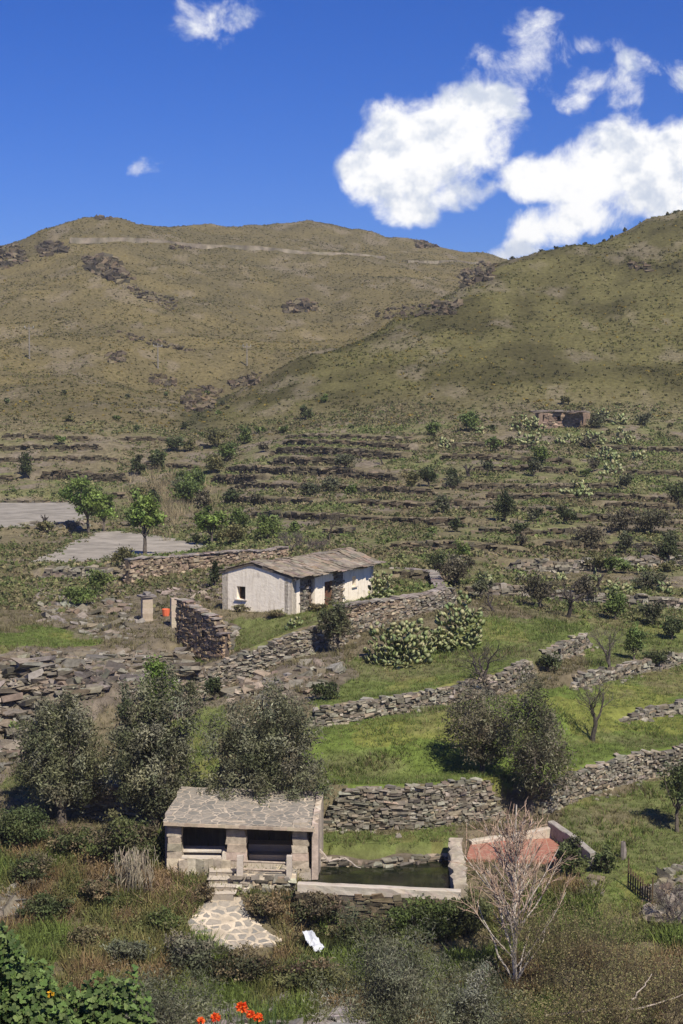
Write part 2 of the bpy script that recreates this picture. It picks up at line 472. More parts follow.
GW = 'low terrace walls on the slope behind the farmhouse'
wall([(322, 808), (365, 809), (420, 808), (478, 803), (500, 800)], 1.85, 3.0, 'high grey dry stone wall on the far side of the water tank', stone=(.27, .09), cap=.6)
wall([(66, 803), (90, 801), (118, 803), (150, 806), (176, 806)], 1.6, 2.4, 'short dry stone wall showing between the two left olive trees', stone=(.34, .12))
wall([(536, 803), (560, 792), (600, 777), (640, 767), (690, 757), (740, 750)], 1.15, 2.6, 'long rubble wall curving from the grey willow tree to the right edge', stone=(.25, .095))
wall([(303, 718), (345, 712), (400, 703), (450, 695), (500, 685), (532, 668)], .95, 2.2, 'rough stone wall above the bright green strip of grass', stone=(.27, .095))
wall([(540, 664), (562, 650), (588, 641)], .8, 2, 'short rubble wall climbing to the bare grass knoll', stone=(.34, .13))
wall([(566, 683), (600, 676), (640, 666), (690, 656)], .6, 2, 'low broken wall under the two bare almond trees', stone=(.35, .13))
wall([(620, 717), (655, 711), (700, 703)], .4, 2, 'lowest thin line of stones in the green field near the right edge', stone=(.35, .14))
wall([(186, 688), (215, 677), (260, 658), (300, 643), (335, 630)], 1.5, 2.6, 'capped stone wall descending left below the farmhouse yard', stone=(.28, .085), cap=1)
wall([(335, 630), (380, 616), (430, 602), (456, 596)], 1.15, 2.2, 'retaining wall under the farmhouse yard behind the prickly pears', stone=(.32, .10), cap=.2)
wall([(462, 590), (520, 592), (580, 598), (640, 603), (700, 604)], .8, 2.4, 'grey terrace wall behind the bare branching tree, nearest of the slope', stone=(.5, .18), thick=.6)
wall([(505, 563), (560, 566), (620, 563), (700, 560)], .7, 3, 'pale broken terrace wall with prickly pears below it', stone=(.5, .18), thick=.7)
wall([(20, 531), (55, 532), (88, 527)], 1.6, 4, 'rubble bank holding up the upper gravel terrace', stone=(.6, .22), thick=.8)
wall([(40, 572), (80, 573), (126, 572)], .8, 3, 'broken wall under the lower gravel terrace', stone=(.5, .18), thick=.6)
far = [
    ([(282, 444), (340, 445), (414, 447)], 1.05, 'uppermost long dark terrace wall above the farmhouse'),
    ([(272, 453), (340, 454), (408, 457)], 1.0, 'second long dark terrace wall from the top'),
    ([(272, 461), (310, 462), (352, 463)], 1.1, 'third dark terrace wall, shorter, under the two long ones'),
    ([(226, 471), (290, 472), (345, 473), (402, 478)], 1.0, 'fourth dark terrace wall with rubble at its right end'),
    ([(214, 478), (240, 479), (264, 480)], 1.3, 'short tall dark terrace wall beside the reed bed'),
    ([(228, 500), (275, 501), (322, 502)], .9, 'terrace wall left of the dark green round bushes'),
    ([(345, 503), (410, 504), (480, 505)], .8, 'terrace wall below the dark green round bushes'),
    ([(318, 532), (362, 533)], .6, 'stub of low wall under the spindly brown bush'),
    ([(384, 574), (420, 575), (458, 578)], .8, 'rubble terrace wall just behind the yard corner'),
    ([(0, 434), (45, 435), (92, 437)], .8, 'topmost terrace wall at the foot of the left mountain'),
    ([(-20, 446), (50, 446), (108, 448)], .9, 'second terrace wall at the foot of the left mountain'),
    ([(-20, 457), (60, 457), (118, 459)], .8, 'third terrace wall at the foot of the left mountain'),
    ([(38, 476), (85, 477), (132, 478)], 1.6, 'tall rubble terrace wall behind the green almond trees'),
    ([(-20, 478), (18, 478)], 1.3, 'rubble wall end at the left edge behind the gravel'),
    ([(-20, 498), (60, 497), (130, 493)], 1.0, 'long terrace wall at the back of the upper gravel terrace'),
    ([(440, 447), (500, 446), (545, 447)], .8, 'terrace wall under the left cactus patch by the stone hut'),
    ([(440, 459), (500, 459), (575, 461)], .9, 'terrace wall two steps below the stone hut'),
    ([(470, 469), (530, 470), (582, 471)], .9, 'terrace wall with two small dark trees on it'),
    ([(602, 472), (640, 474), (700, 476)], 1.0, 'rubble terrace wall at the right edge under the cactus field'),
    ([(440, 486), (520, 487), (622, 488)], .9, 'long pale terrace wall in the middle of the right slope'),
    ([(450, 507), (520, 510), (575, 512)], .8, 'terrace wall beneath the twin dark shrubs'),
    ([(600, 505), (640, 507), (700, 508)], .8, 'terrace wall below the wide dark bush at right'),
    ([(470, 530), (540, 531), (606, 530)], .6, 'faint low terrace wall in the lower right scrub'),
    ([(440, 548), (480, 550)], .6, 'stub of terrace wall behind the grey bare shrubs'),
    ([(284, 436), (350, 437), (420, 439)], .7, 'faint terrace wall just above the uppermost long dark one'),
    ([(232, 486), (300, 487), (372, 489), (440, 492)], .8, 'long terrace wall through the shrubs under the stepped dark walls'),
    ([(250, 516), (330, 517), (400, 519), (470, 522)], .8, 'long low terrace wall halfway between the farmhouse and the stepped walls'),
    ([(395, 545), (450, 547), (520, 549)], .7, 'terrace wall above the grey bushes at the yard corner'),
    ([(600, 447), (650, 449), (700, 451)], .8, 'terrace wall among the cactus below and right of the hut'),
    ([(480, 497), (560, 498), (640, 499), (700, 500)], .8, 'long terrace wall right of centre between two longer ones'),
    ([(560, 519), (630, 521), (700, 523)], .8, 'terrace wall crossing behind the wide dark bush'),
    ([(540, 543), (620, 545), (700, 546)], .8, 'terrace wall in front of the wide dark bush'),
    ([(120, 437), (165, 440), (200, 446)], .7, 'terrace wall at the mouth of the gully'),
    ([(135, 465), (170, 464), (205, 466)], .7, 'terrace wall above the dry reed bed'),
]
for p_, h_, l_ in far: wall(p_, h_ * (1.0 if 'dark terrace wall' in l_ else .72), 3.2, l_, stone=(.5, .19), tone=1, thick=.9, group=GW)


def wall_offset(X, Y):
    off = np.zeros_like(X)
    for w in WALLS:
        p = w['p']; H = w['H']; L = w['L']; x0, x1 = p[:, 0].min() - L, p[:, 0].max() + L; y0, y1 = p[:, 1].min() - L, p[:, 1].max() + L
        m = (X > x0) & (X < x1) & (Y > y0) & (Y < y1)
        if not m.any(): continue
        x = X[m]; y = Y[m]; best = np.full(x.shape, 1e9); sd = np.zeros(x.shape); lon = np.zeros(x.shape)
        for i in range(len(p) - 1):
            t = p[i + 1] - p[i]; l = np.hypot(*t); t = t / l; rx = x - p[i, 0]; ry = y - p[i, 1]
            s = rx * t[0] + ry * t[1]; sc_ = np.clip(s, 0, l)
            dx = rx - sc_ * t[0]; dy = ry - sc_ * t[1]; d = np.hypot(dx, dy)
            sg = (rx * -t[1] + ry * t[0])      # positive behind the wall
            o = np.zeros_like(s)
            if i == 0: o = np.where(s < 0, -s, 0)
            if i == len(p) - 2: o = np.maximum(o, np.where(s > l, s - l, 0))
            b = d < best; best = np.where(b, d, best); sd = np.where(b, sg, sd); lon = np.where(b, o, lon)
        dd = np.minimum(np.abs(sd), best) * np.sign(sd)
        a = np.clip(sd / (w['thick'] * .35), -1, 1) * H / 2 * np.clip(1 - best / L, 0, 1) * np.clip(1 - lon / 1.2, 0, 1)
        off[m] += a
    return off


# flattened places: (polygon in ground XY, height function, margin)
FLATS = []
HF = np.array(P(292, 614.5, 90.0)[:2]); HZ = float(P(292, 614.5, 90.0)[2])     # front corner of the farmhouse
DF = np.array([.49, .87]); DF /= np.linalg.norm(DF); DG = np.array([-DF[1], DF[0]])
HL, HW = 9.9, 4.8


def hp(a, b): return HF + DF * a + DG * b      # a along facade, b across


def gp(px, v, z):
    s, t = pix_dir(px, v); Y = (z - CZ) / float(t)
    return (float(s) * Y, Y)


FLATS.append(([hp(-.5, -.7), hp(HL + 1, -.7), hp(HL + 1, HW + .5), hp(-.5, HW + .5)], HZ - .02, 1.6))
G1Z, G2Z = 6.55, 7.2
GRAV1 = [gp(*q, G1Z) for q in ((29, 563), (70, 563), (113, 560), (150, 557), (185, 553.5), (216, 548), (190, 542), (157, 536), (120, 531.5), (95, 531), (78, 540), (55, 551))]
GRAV2 = [gp(*q, G2Z) for q in ((-60, 529), (20, 527), (60, 524), (92, 519), (86, 508), (74, 502), (30, 502), (-60, 504))]
FLATS.append((GRAV1, G1Z, 1.5)); FLATS.append((GRAV2, G2Z, 2.0))
# wash house: local frame (a to the right, b away)
WF = np.array(P(168, 871, 60.0)[:2]); WA = np.array([math.cos(R(-3)), math.sin(R(-3))]); WB = np.array([-WA[1], WA[0]])
WZ = .45


def wp(a, b): return WF + WA * a + WB * b


FLATS.append(([wp(-.2, -.1), wp(6.0, -.1), wp(6.0, 3.0), wp(-.2, 3.0)], WZ - .35, .25))
POOL = [gp(298, 883, .35), gp(461, 890, .35), gp(457, 851, .35), gp(312, 853, .35)]
REDP = [gp(466, 859, .35), gp(576, 861, .35), gp(551, 838.5, .35), gp(472, 842, .35)]
PONDP = [(-1.7, 55.9), (.4, 55.7), (1.6, 56.6), (1.4, 57.45), (-1.7, 57.45)]
FLATS.append((PONDP, -1.75, .5)); FLATS.append((POOL, -1.5, .12)); FLATS.append((REDP, .2, .3))


def poly_dist(X, Y, poly):
    best = np.full(X.shape, 1e9); n = len(poly)
    for i in range(n):
        a = np.array(poly[i][:2]); b = np.array(poly[(i + 1) % n][:2]); t = b - a; l = np.hypot(*t); t = t / l
        s = np.clip((X - a[0]) * t[0] + (Y - a[1]) * t[1], 0, l)
        best = np.minimum(best, np.hypot(X - a[0] - s * t[0], Y - a[1] - s * t[1]))
    return best


def height(X, Y, detail=True):
    X = np.asarray(X, float); Y = np.asarray(Y, float)
    z = base_z(X, Y)
    if detail:
        a = np.interp(Y, [0, 60, 110, 200, 260, 500], [.15, .16, .3, .7, 1.0, 1.0])
        z = z + (fbm(X / 7, Y / 7, 4, 3) - .5) * 1.3 * a
        am = np.interp(Y, [200, 260, 320], [0, 1, 1.0])
        z = z + (fbm(X / 45 + 5, Y / 45, 4, 11) - .5) * 4.5 * am + np.abs(fbm(X / 18, Y / 34, 4, 31) - .5) * -5 * am
        z = z + wall_offset(X, Y)
        # stratified ledges of the schist outcrop on the left
        px, v = project(X, Y, z)
        ro = np.clip(inpoly(px, v, ROCKY).astype(float), 0, 1) * (Y < 95) * (Y > 60)
        q = z * 1.7 + .25 * X; st = (np.floor(q) + np.clip((q - np.floor(q)) * 3 - 1, 0, 1) - q) / 1.7
        z = z + ro * (st * 1.1 + (fbm(X / 1.5, Y / 1.5, 4, 8) - .5) * 1.5)
    for poly, hz, mg in FLATS:
        pa = np.array([q[:2] for q in poly]); m = (X > pa[:, 0].min() - mg) & (X < pa[:, 0].max() + mg) & (Y > pa[:, 1].min() - mg) & (Y < pa[:, 1].max() + mg)
        if not m.any(): continue
        x = X[m]; y = Y[m]; ins = inpoly(x, y, poly); d = poly_dist(x, y, poly)
        w = np.where(ins, 1, np.clip(1 - d / mg, 0, 1)); w = w * w * (3 - 2 * w)
        zz = z[m]; z[m] = zz * (1 - w) + hz * w
    return z


ROCKY = [(-60, 652), (40, 648), (100, 650), (150, 648), (195, 655), (215, 690), (185, 720), (112, 700), (60, 745), (0, 785), (-60, 780)]


def H1(x, y): return float(height(np.array([x]), np.array([y]))[0])


def G(px, py, y0=48., y1=560.):
    """where the line of sight through a pixel meets the ground"""
    s, t = pix_dir(px, py); Y = np.concatenate([np.arange(y0, 130, .1), np.arange(130, 230, .25), np.arange(230, y1, 1.0)])
    Y = Y[Y >= y0]; X = float(s) * Y; z = height(X, Y); ray = CZ + float(t) * Y
    k = np.nonzero(ray <= z)[0]; i = k[0] if len(k) else len(Y) - 1
    return Vector((X[i], Y[i], z[i]))


# ------------------------------------------------------------------ land cover colours
GREEN = [([(306, 720), (450, 704), (520, 692), (600, 690), (700, 690), (700, 748), (560, 786), (470, 786), (320, 787), (300, 745)], 1.0),
         ([(310, 704), (350, 665), (480, 622), (590, 615), (590, 640), (500, 680), (400, 698)], .8), ([(585, 635), (700, 625), (700, 700), (600, 690)], .7),
         ([(-50, 630), (100, 630), (95, 645), (-50, 655)], .9), ([(200, 625), (335, 600), (430, 580), (457, 588), (330, 622), (190, 672)], .6),
         ([(560, 800), (700, 775), (700, 900), (600, 930), (560, 880)], .6), ([(320, 835), (455, 825), (455, 852), (320, 858)], .7),
         ([(175, 720), (225, 680), (225, 792), (175, 792)], .75), ([(0, 770), (110, 760), (110, 800), (0, 800)], .5),
         ([(600, 880), (640, 870), (660, 900), (620, 915)], .8), ([(125, 555), (210, 545), (215, 552), (130, 565)], .6),
         ([(500, 600), (690, 575), (700, 640), (590, 640)], .4), ([(0, 480), (180, 470), (200, 500), (0, 500)], .35)]
ROCK = [(ROCKY, 1.0), ([(195, 665), (335, 632), (352, 672), (320, 700), (200, 702)], .75), ([(40, 560), (125, 572), (190, 632), (160, 655), (60, 632), (30, 600)], .55),
        ([(135, 590), (240, 556), (225, 600), (185, 606)], .5), ([(560, 812), (620, 800), (640, 830), (580, 850)], .2)]
C_HILL = np.array([.134, .113, .058]); C_HILL2 = np.array([.165, .136, .064]); C_HILL3 = np.array([.092, .082, .044]); C_SPUR = np.array([.086, .080, .032])
C_GREEN = np.array([.145, .195, .045]); C_SOIL = np.array([.17, .135, .095]); C_ROCK = np.array([.185, .155, .118]); C_MID = np.array([.175, .15, .088])


def cover(X, Y, Z):
    px, v = project(X, Y, Z); jx = (fbm(X / 2, Y / 2, 3, 40) - .5) * 30; jy = (fbm(X / 2, Y / 2, 3, 50) - .5) * 22
    g = np.zeros_like(px); r = np.zeros_like(px); near = Y < 200
    for poly, s in GREEN: g = np.maximum(g, s * inpoly(px + jx, v + jy, poly) * near)
    for poly, s in ROCK: r = np.maximum(r, s * inpoly(px + jx, v + jy, poly) * (Y < 125))
    n = fbm(X / 9, Y / 9, 4, 60); n2 = fbm(X / 3, Y / 3, 3, 70)
    mid = np.clip((Y - 96) / 10, 0, 1) * np.clip((215 - Y) / 20, 0, 1)
    g = np.maximum(g, mid * np.clip((n - .46) * 3.5, 0, .42)); r = np.maximum(r, mid * np.clip((n2 - .56) * 6, 0, .8))
    g = g * (1 - .8 * r) * (1 - .45 * np.clip((fbm(X / 4.5, Y / 3, 4, 160) - .50) * 6, 0, 1) * (Y > 66))
    return g, r, n, n2


def cover_col(X, Y, Z):
    g, r, n, n2 = cover(X, Y, Z)
    hill = np.clip((Y - 195) / 25, 0, 1)[:, None]
    a = np.clip((n - .35) * 3.3, 0, 1)[:, None]; b = np.clip((fbm(X / 30, Y / 30, 4, 90) - .38) * 4, 0, 1)[:, None]
    ch = C_HILL * (1 - a) + C_HILL2 * a; ch = ch * b + (ch * .62 + C_HILL3 * .38) * (1 - b)
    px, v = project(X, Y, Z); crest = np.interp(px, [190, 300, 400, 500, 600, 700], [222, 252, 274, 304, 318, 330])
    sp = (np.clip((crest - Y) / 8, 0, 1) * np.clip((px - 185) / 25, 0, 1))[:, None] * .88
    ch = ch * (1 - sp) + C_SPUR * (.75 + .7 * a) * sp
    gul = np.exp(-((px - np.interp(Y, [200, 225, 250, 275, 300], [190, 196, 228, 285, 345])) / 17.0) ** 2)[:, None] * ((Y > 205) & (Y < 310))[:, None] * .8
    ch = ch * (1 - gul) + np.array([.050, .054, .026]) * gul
    bare = np.clip((fbm(X / 5, Y / 9, 4, 120) - .60) * 8, 0, 1)[:, None]
    ch = ch * (1 - bare * .4) + np.array([.24, .20, .15]) * bare * .4
    cm = C_MID * (1 - a * .6) + C_SOIL * a * .6
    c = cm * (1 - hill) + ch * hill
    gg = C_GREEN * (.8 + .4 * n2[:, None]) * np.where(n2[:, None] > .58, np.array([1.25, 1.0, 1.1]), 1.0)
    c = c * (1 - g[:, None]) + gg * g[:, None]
    c = c * (1 - r[:, None]) + C_ROCK * (.75 + .5 * n2[:, None]) * r[:, None]
    return c


def build_haze():
    # thin air over the whole valley, pale with distance
    V = np.array([[x, y, z] for z in (-30, 88) for x, y in ((-9000, -300), (9000, -300), (9000, 3600), (-9000, 3600))], float)
    F = np.array([[0, 3, 2, 1], [4, 5, 6, 7], [0, 1, 5, 4], [1, 2, 6, 5], [2, 3, 7, 6], [3, 0, 4, 7]])
    m = bpy.data.materials.new('thin_haze'); m.use_nodes = True; nt = NT(m.node_tree); nt.n.clear(); out = nt.new('ShaderNodeOutputMaterial')
    v = nt.new('ShaderNodeVolumePrincipled'); v.inputs['Color'].default_value = (.92, .92, .92, 1); v.inputs['Density'].default_value = HAZE; v.inputs['Anisotropy'].default_value = .1
    nt.l.new(v.outputs[0], out.inputs[1]); ob = bpy.data.objects.new('haze', mesh('haze', V, F, m)); COL.objects.link(ob); ob['kind'] = 'stuff'


HAZE = .00024


def build_ground():
    rows = np.concatenate([np.arange(-80, 0, 6), np.arange(0, 48, 2), np.arange(48, 56, .5), np.arange(56, 112, .2), np.arange(112, 215, .42),
                           np.arange(215, 360, 1.1), np.arange(360, 600, 1.8), np.arange(600, 1000, 25), np.geomspace(1000, 3200, 12)])
    ts = np.concatenate([np.linspace(-2.6, -.30, 26)[:-1], np.linspace(-.30, -.235, 20)[:-1], np.linspace(-.235, .235, 400), np.linspace(.235, .30, 20)[1:], np.linspace(.30, 2.6, 26)[1:]])
    Yg, Tg = np.meshgrid(rows, ts, indexing='ij')
    Xg = Tg * (np.maximum(Yg, 0) + 6.0 + np.clip(30 - Yg, 0, 30) * .8)
    X = Xg.ravel(); Y = Yg.ravel(); Z = height(X, Y)
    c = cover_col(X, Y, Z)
    m, n = Yg.shape; i = np.arange(m - 1)[:, None] * n; j = np.arange(n - 1)[None]
    F = np.stack([i + j, i + j + 1, i + n + j + 1, i + n + j], -1).reshape(-1, 4)
    me = mesh('ground', np.stack([X, Y, Z], 1), F, MAT['earth'], c, smooth=True)
    ob = bpy.data.objects.new('ground', me); COL.objects.link(ob); ob['kind'] = 'structure'


build_ground()
build_haze()

# ------------------------------------------------------------------ dry stone walls
TONES = [np.array([[.215, .195, .15], [.27, .245, .195], [.15, .135, .105], [.235, .195, .14]]),
         np.array([[.10, .085, .055], [.15, .125, .08], [.07, .06, .04], [.125, .10, .063]]),
         np.array([[.29, .225, .155], [.34, .275, .195], [.20, .155, .11], [.25, .19, .13]])]


def along(p, s):
    d = np.hypot(*np.diff(p, axis=0).T); cum = np.concatenate([[0], np.cumsum(d)])
    i = np.clip(np.searchsorted(cum, s, side='right') - 1, 0, len(d) - 1); t = (s - cum[i]) / d[i]
    tan = (p[i + 1] - p[i]) / d[i][:, None]
    return p[i] + (p[i + 1] - p[i]) * t[:, None], tan


def stone_face(g, pf, L, zlo, zhi, sw, sh, tones, nrm_side=1, depth=.22, off=0.0, droop=0.15):
    """cover one long face with separate stones. pf(s)->(xy,tan); zlo,zhi functions of s"""
    s = 0.0; C, S, Y_ = [], [], []
    ns = max(2, int(L / sw * 1.15))
    hmax = max(float(np.max(zhi(np.linspace(0, L, 20)) - zlo(np.linspace(0, L, 20)))), .1)
    rows = int(hmax / sh) + 1; sw0 = sw
    ss, zz, ww, hh = [], [], [], []
    for r in range(rows):
        n = ns; st = (np.arange(n) + RNG.uniform(-.35, .35, n)) * L / n + RNG.uniform(0, sw)
        ss.append(st); zz.append((r + .5) * sh + RNG.uniform(-.25, .25, n) * sh); ww.append(sw * np.clip(np.exp(RNG.normal(-.05, .42, n)), .3, 2)); hh.append(sh * np.clip(np.exp(RNG.normal(0, .35, n)), .4, 2))
    ss = np.concatenate(ss); zz = np.concatenate(zz); ww = np.concatenate(ww); hh = np.concatenate(hh)
    ss = np.clip(ss, 0, L); lo = zlo(ss); hi = zhi(ss); k = (zz + lo < hi + .02) & (RNG.random(len(ss)) > .04); ss, zz, ww, hh, lo = ss[k], zz[k], ww[k], hh[k], lo[k]
    xy, tan = pf(ss); nr = np.stack([tan[:, 1], -tan[:, 0]], 1) * nrm_side
    c = np.concatenate([xy + nr * (off + RNG.uniform(-.05, .05, len(ss)))[:, None], (lo + zz)[:, None]], 1)
    n = len(ss)
    boxes(g, c, rotm(np.arctan2(tan[:, 1], tan[:, 0]) + RNG.normal(0, .08, n), RNG.normal(0, .07, n), RNG.normal(0, .1, n)),
          np.stack([ww, np.full(n, depth) * RNG.uniform(.7, 1.3, n), hh], 1), mixcol(tones, n, v=.28), .16)


def core_strip(g, pf, L, zlo, zhi, half, col, step=.5):
    s = np.linspace(0, L, max(3, int(L / step) + 1)); xy, tan = pf(s); nr = np.stack([tan[:, 1], -tan[:, 0]], 1)
    f = xy + nr * half; b = xy - nr * half; lo = zlo(s); hi = zhi(s)
    V = np.concatenate([np.c_[f, lo], np.c_[f, hi], np.c_[b, hi], np.c_[b, lo]]); n = len(s); i = np.arange(n - 1)
    F = np.concatenate([np.stack([i + a * n, i + 1 + a * n, i + 1 + ((a + 1) % 4) * n, i + ((a + 1) % 4) * n], 1) for a in range(4)])
    g.add(V, F, np.asarray(col))
    for e in (0, n - 1): g.add(np.array([V[e], V[e + n], V[e + 2 * n], V[e + 3 * n]]), np.array([[0, 1, 2, 3]]), np.asarray(col))


def build_walls():
    for w in WALLS:
        p = w['p']; L = float(np.hypot(*np.diff(p, axis=0).T).sum()); th = w['thick']; sw, sh = w['stone']
        pf = lambda s, p=p: along(p, s)
        sk = np.linspace(0, L, int(L / .5) + 3); xy, tan = along(p, sk); nr = np.stack([tan[:, 1], -tan[:, 0]], 1)
        zf = height(*(xy + nr * (th * .5 + .35)).T); zb = height(*(xy - nr * (th * .5 + .35)).T)
        rag = (fbm(sk / 1.6, sk * 0 + w['H'], 3, 5) - .5) * w['H'] * (.45 if w['tone'] else .3)
        fade = np.clip(np.minimum(sk, L - sk) / 1.0, .15, 1)
        zt = np.maximum(zf + .1, np.minimum(zb + .05, zf + (w['H'] + .1) * fade) + rag - (.12 if w['tone'] else 0))
        zlo = lambda s, sk=sk, zf=zf: np.interp(s, sk, zf) - .15
        zhi = lambda s, sk=sk, zt=zt: np.interp(s, sk, zt)
        g = Geo(); T = TONES[1] if w['tone'] else TONES[0]
        core_strip(g, pf, L, lambda s: zlo(s) - .4, lambda s: zhi(s) - .05, th * .42, T[0] * .62)
        stone_face(g, pf, L, zlo, zhi, sw, sh, T, 1, depth=th * .5, off=th * .34)
        n = int(L / (sw * 1.1) * w['cap']) + 1        # stones lying along the top
        if n > 2:
            s = np.sort(RNG.uniform(0, L, n)); xy, tan = along(p, s)
            boxes(g, np.c_[xy + RNG.normal(0, th * .2, (n, 2)), zhi(s) + sh * .3], rotm(np.arctan2(tan[:, 1], tan[:, 0]) + RNG.normal(0, .3, n), RNG.normal(0, .08, n), RNG.normal(0, .08, n)),
                  np.stack([sw * RNG.uniform(.7, 1.7, n), th * RNG.uniform(.5, 1.2, n), sh * RNG.uniform(.5, 1, n)], 1), mixcol(T, n, v=.2) * 1.15, .15)
        m = int(L * (1.5 if not w['tone'] else .8))   # fallen stones at the foot
        s = RNG.uniform(0, L, m); xy, tan = along(p, s); nr = np.stack([tan[:, 1], -tan[:, 0]], 1)
        q = xy + nr * (th * .5 + np.abs(RNG.normal(0, .5, m)) + .1)[:, None]; k = RNG.uniform(.5, 1.2, m)
        boxes(g, np.c_[q, height(q[:, 0], q[:, 1]) + .02], rotm(RNG.uniform(0, 6, m), RNG.normal(0, .2, m), RNG.normal(0, .2, m)), np.stack([sw * .8 * k, sw * .6 * k, sh * k], 1), mixcol(T, m, v=.2) * 1.1, .2)
        ob = g.build('dry_stone_wall', MAT['stone']); tag(ob, w['label'], 'stone wall', w['group'])


build_walls()


def free_wall(name, label, pts, tones, H, thick=.45, stone=(.3, .1), cap=True, capcol=None, faces=(1, -1), zbase=None, top=None):
    """free-standing wall; pts ground XY, H height(s)"""
    p = np.array([q[:2] for q in pts], float); L = float(np.hypot(*np.diff(p, axis=0).T).sum()); pf = lambda s: along(p, s)
    sk = np.linspace(0, L, int(L / .3) + 3); xy, tan = along(p, sk)
    nr = np.stack([tan[:, 1], -tan[:, 0]], 1)
    gz = np.minimum(height(*(xy + nr * thick * .6).T), height(*(xy - nr * thick * .6).T))
    hh = np.interp(sk, np.linspace(0, L, len(np.atleast_1d(H))), np.atleast_1d(H)) if top is None else None
    zt = gz + hh if top is None else np.interp(sk, np.linspace(0, L, len(top)), top)
    zlo = lambda s: np.interp(s, sk, gz) - .2; zhi = lambda s: np.interp(s, sk, zt + (fbm(sk * 1.3, sk * 0, 2, 3) - .5) * .12)
    g = Geo(); core_strip(g, pf, L, lambda s: zlo(s) - .3, lambda s: zhi(s) - .03, thick * .38, tones[2] * .8)
    for f in faces: stone_face(g, pf, L, zlo, zhi, stone[0], stone[1], tones, f, depth=.16, off=thick * .42)
    ob = g.build(name, MAT['stone']); tag(ob, label, 'stone wall')
    if cap:
        c = Geo(); n = int(L / .42); s = (np.arange(n) + .5) * L / n; xy, tan = along(p, s)
        boxes(c, np.c_[xy, zhi(s) + .05], rotm(np.arctan2(tan[:, 1], tan[:, 0]) + RNG.normal(0, .08, n), RNG.normal(0, .05, n), RNG.normal(0, .05, n)),
              np.stack([RNG.uniform(.38, .62, n), np.full(n, thick + .22) * RNG.uniform(.85, 1.15, n), RNG.uniform(.05, .1, n)], 1),
              mixcol(capcol if capcol is not None else [[.30, .26, .22], [.22, .19, .165]], n), .08)
        c.build('capstones', MAT['stone'], ob)
    return ob


# ------------------------------------------------------------------ farmhouse
def quad_wall(g, A, B, zb, za, zc, thick, col, holes=(), n_in=None, sub=.35):
    """vertical wall from A to B (xy), bottom zb, top za at A and zc at B (function of t allowed); rectangular holes (s0,s1,z0,z1) relative to zb"""
    A = np.array(A, float); B = np.array(B, float); L = np.hypot(*(B - A)); t = (B - A) / L; nrm = np.array([t[1], -t[0]])
    xs = sorted(set([0, L] + [h[0] for h in holes] + [h[1] for h in holes] + list(np.arange(sub, L - .1, sub))))
    top = za if callable(za) else (lambda s: za + (zc - za) * s / L)
    cen = []
    for i in range(len(xs) - 1):
        s0, s1 = xs[i], xs[i + 1]; sm = (s0 + s1) / 2
        segs = [(zb, None)]
        zs = [(zb, 'top')]
        hs = [h for h in holes if h[0] < sm < h[1]]
        spans = []; cur = zb
        for h in sorted(hs, key=lambda q: q[2]):
            if zb + h[2] > cur + .01: spans.append((cur, cur, zb + h[2], zb + h[2]))
            cur = zb + h[3]
        spans.append((cur, cur, top(s0), top(s1)))
        for a0, a1, b0, b1 in spans:
            for o0, o1 in ((0, 0),):
                q = []
                for off in (0, -thick):
                    for s_, lo, hi in ((s0, a0, b0), (s1, a1, b1)):
                        xy = A + t * s_ + nrm * off; q += [(xy[0], xy[1], lo), (xy[0], xy[1], hi)]
                # 0:A-lo-front 1:A-hi-front 2:B-lo 3:B-hi, 4..7 back
                g.add(np.array(q), np.array([[0, 2, 3, 1], [6, 4, 5, 7], [1, 3, 7, 5], [0, 4, 6, 2], [0, 1, 5, 4], [2, 6, 7, 3]]), col)


def window_part(parent, A, t, nrm, s0, s1, z0, z1, depth, name='window', lit=(.03, .028, .025)):
    g = Geo(); a = math.atan2(t[1], t[0]); w = .05
    def at(s, z, o): xy = A + t * s + nrm * o; return (xy[0], xy[1], z)
    sm, zm = (s0 + s1) / 2, (z0 + z1) / 2
    for (s, z, L_, H_) in ((s0 + w / 2 + .003, zm, w, z1 - z0 - .01), (s1 - w / 2 - .003, zm, w, z1 - z0 - .01), (sm, z0 + w / 2 + .003, s1 - s0 - 2 * w - .01, w), (sm, z1 - w / 2 - .003, s1 - s0 - 2 * w - .01, w)):
        box(g, at(s, z, -depth), (L_, .06, H_), (.2, .13, .08), yaw=a)
    ob = g.build(name, MAT['wood'], parent)
    p = Geo(); box(p, at(sm, zm, -depth - .06), (s1 - s0 - .02, .02, z1 - z0 - .02), lit, yaw=a); p.build('pane', MAT['wood'], ob)
    sl = Geo(); box(sl, at(sm, z0 - .03, .03), (s1 - s0 + .2, .14, .05), (.42, .38, .33), yaw=a, jit=.03); sl.build('sill', MAT['stone'], ob)


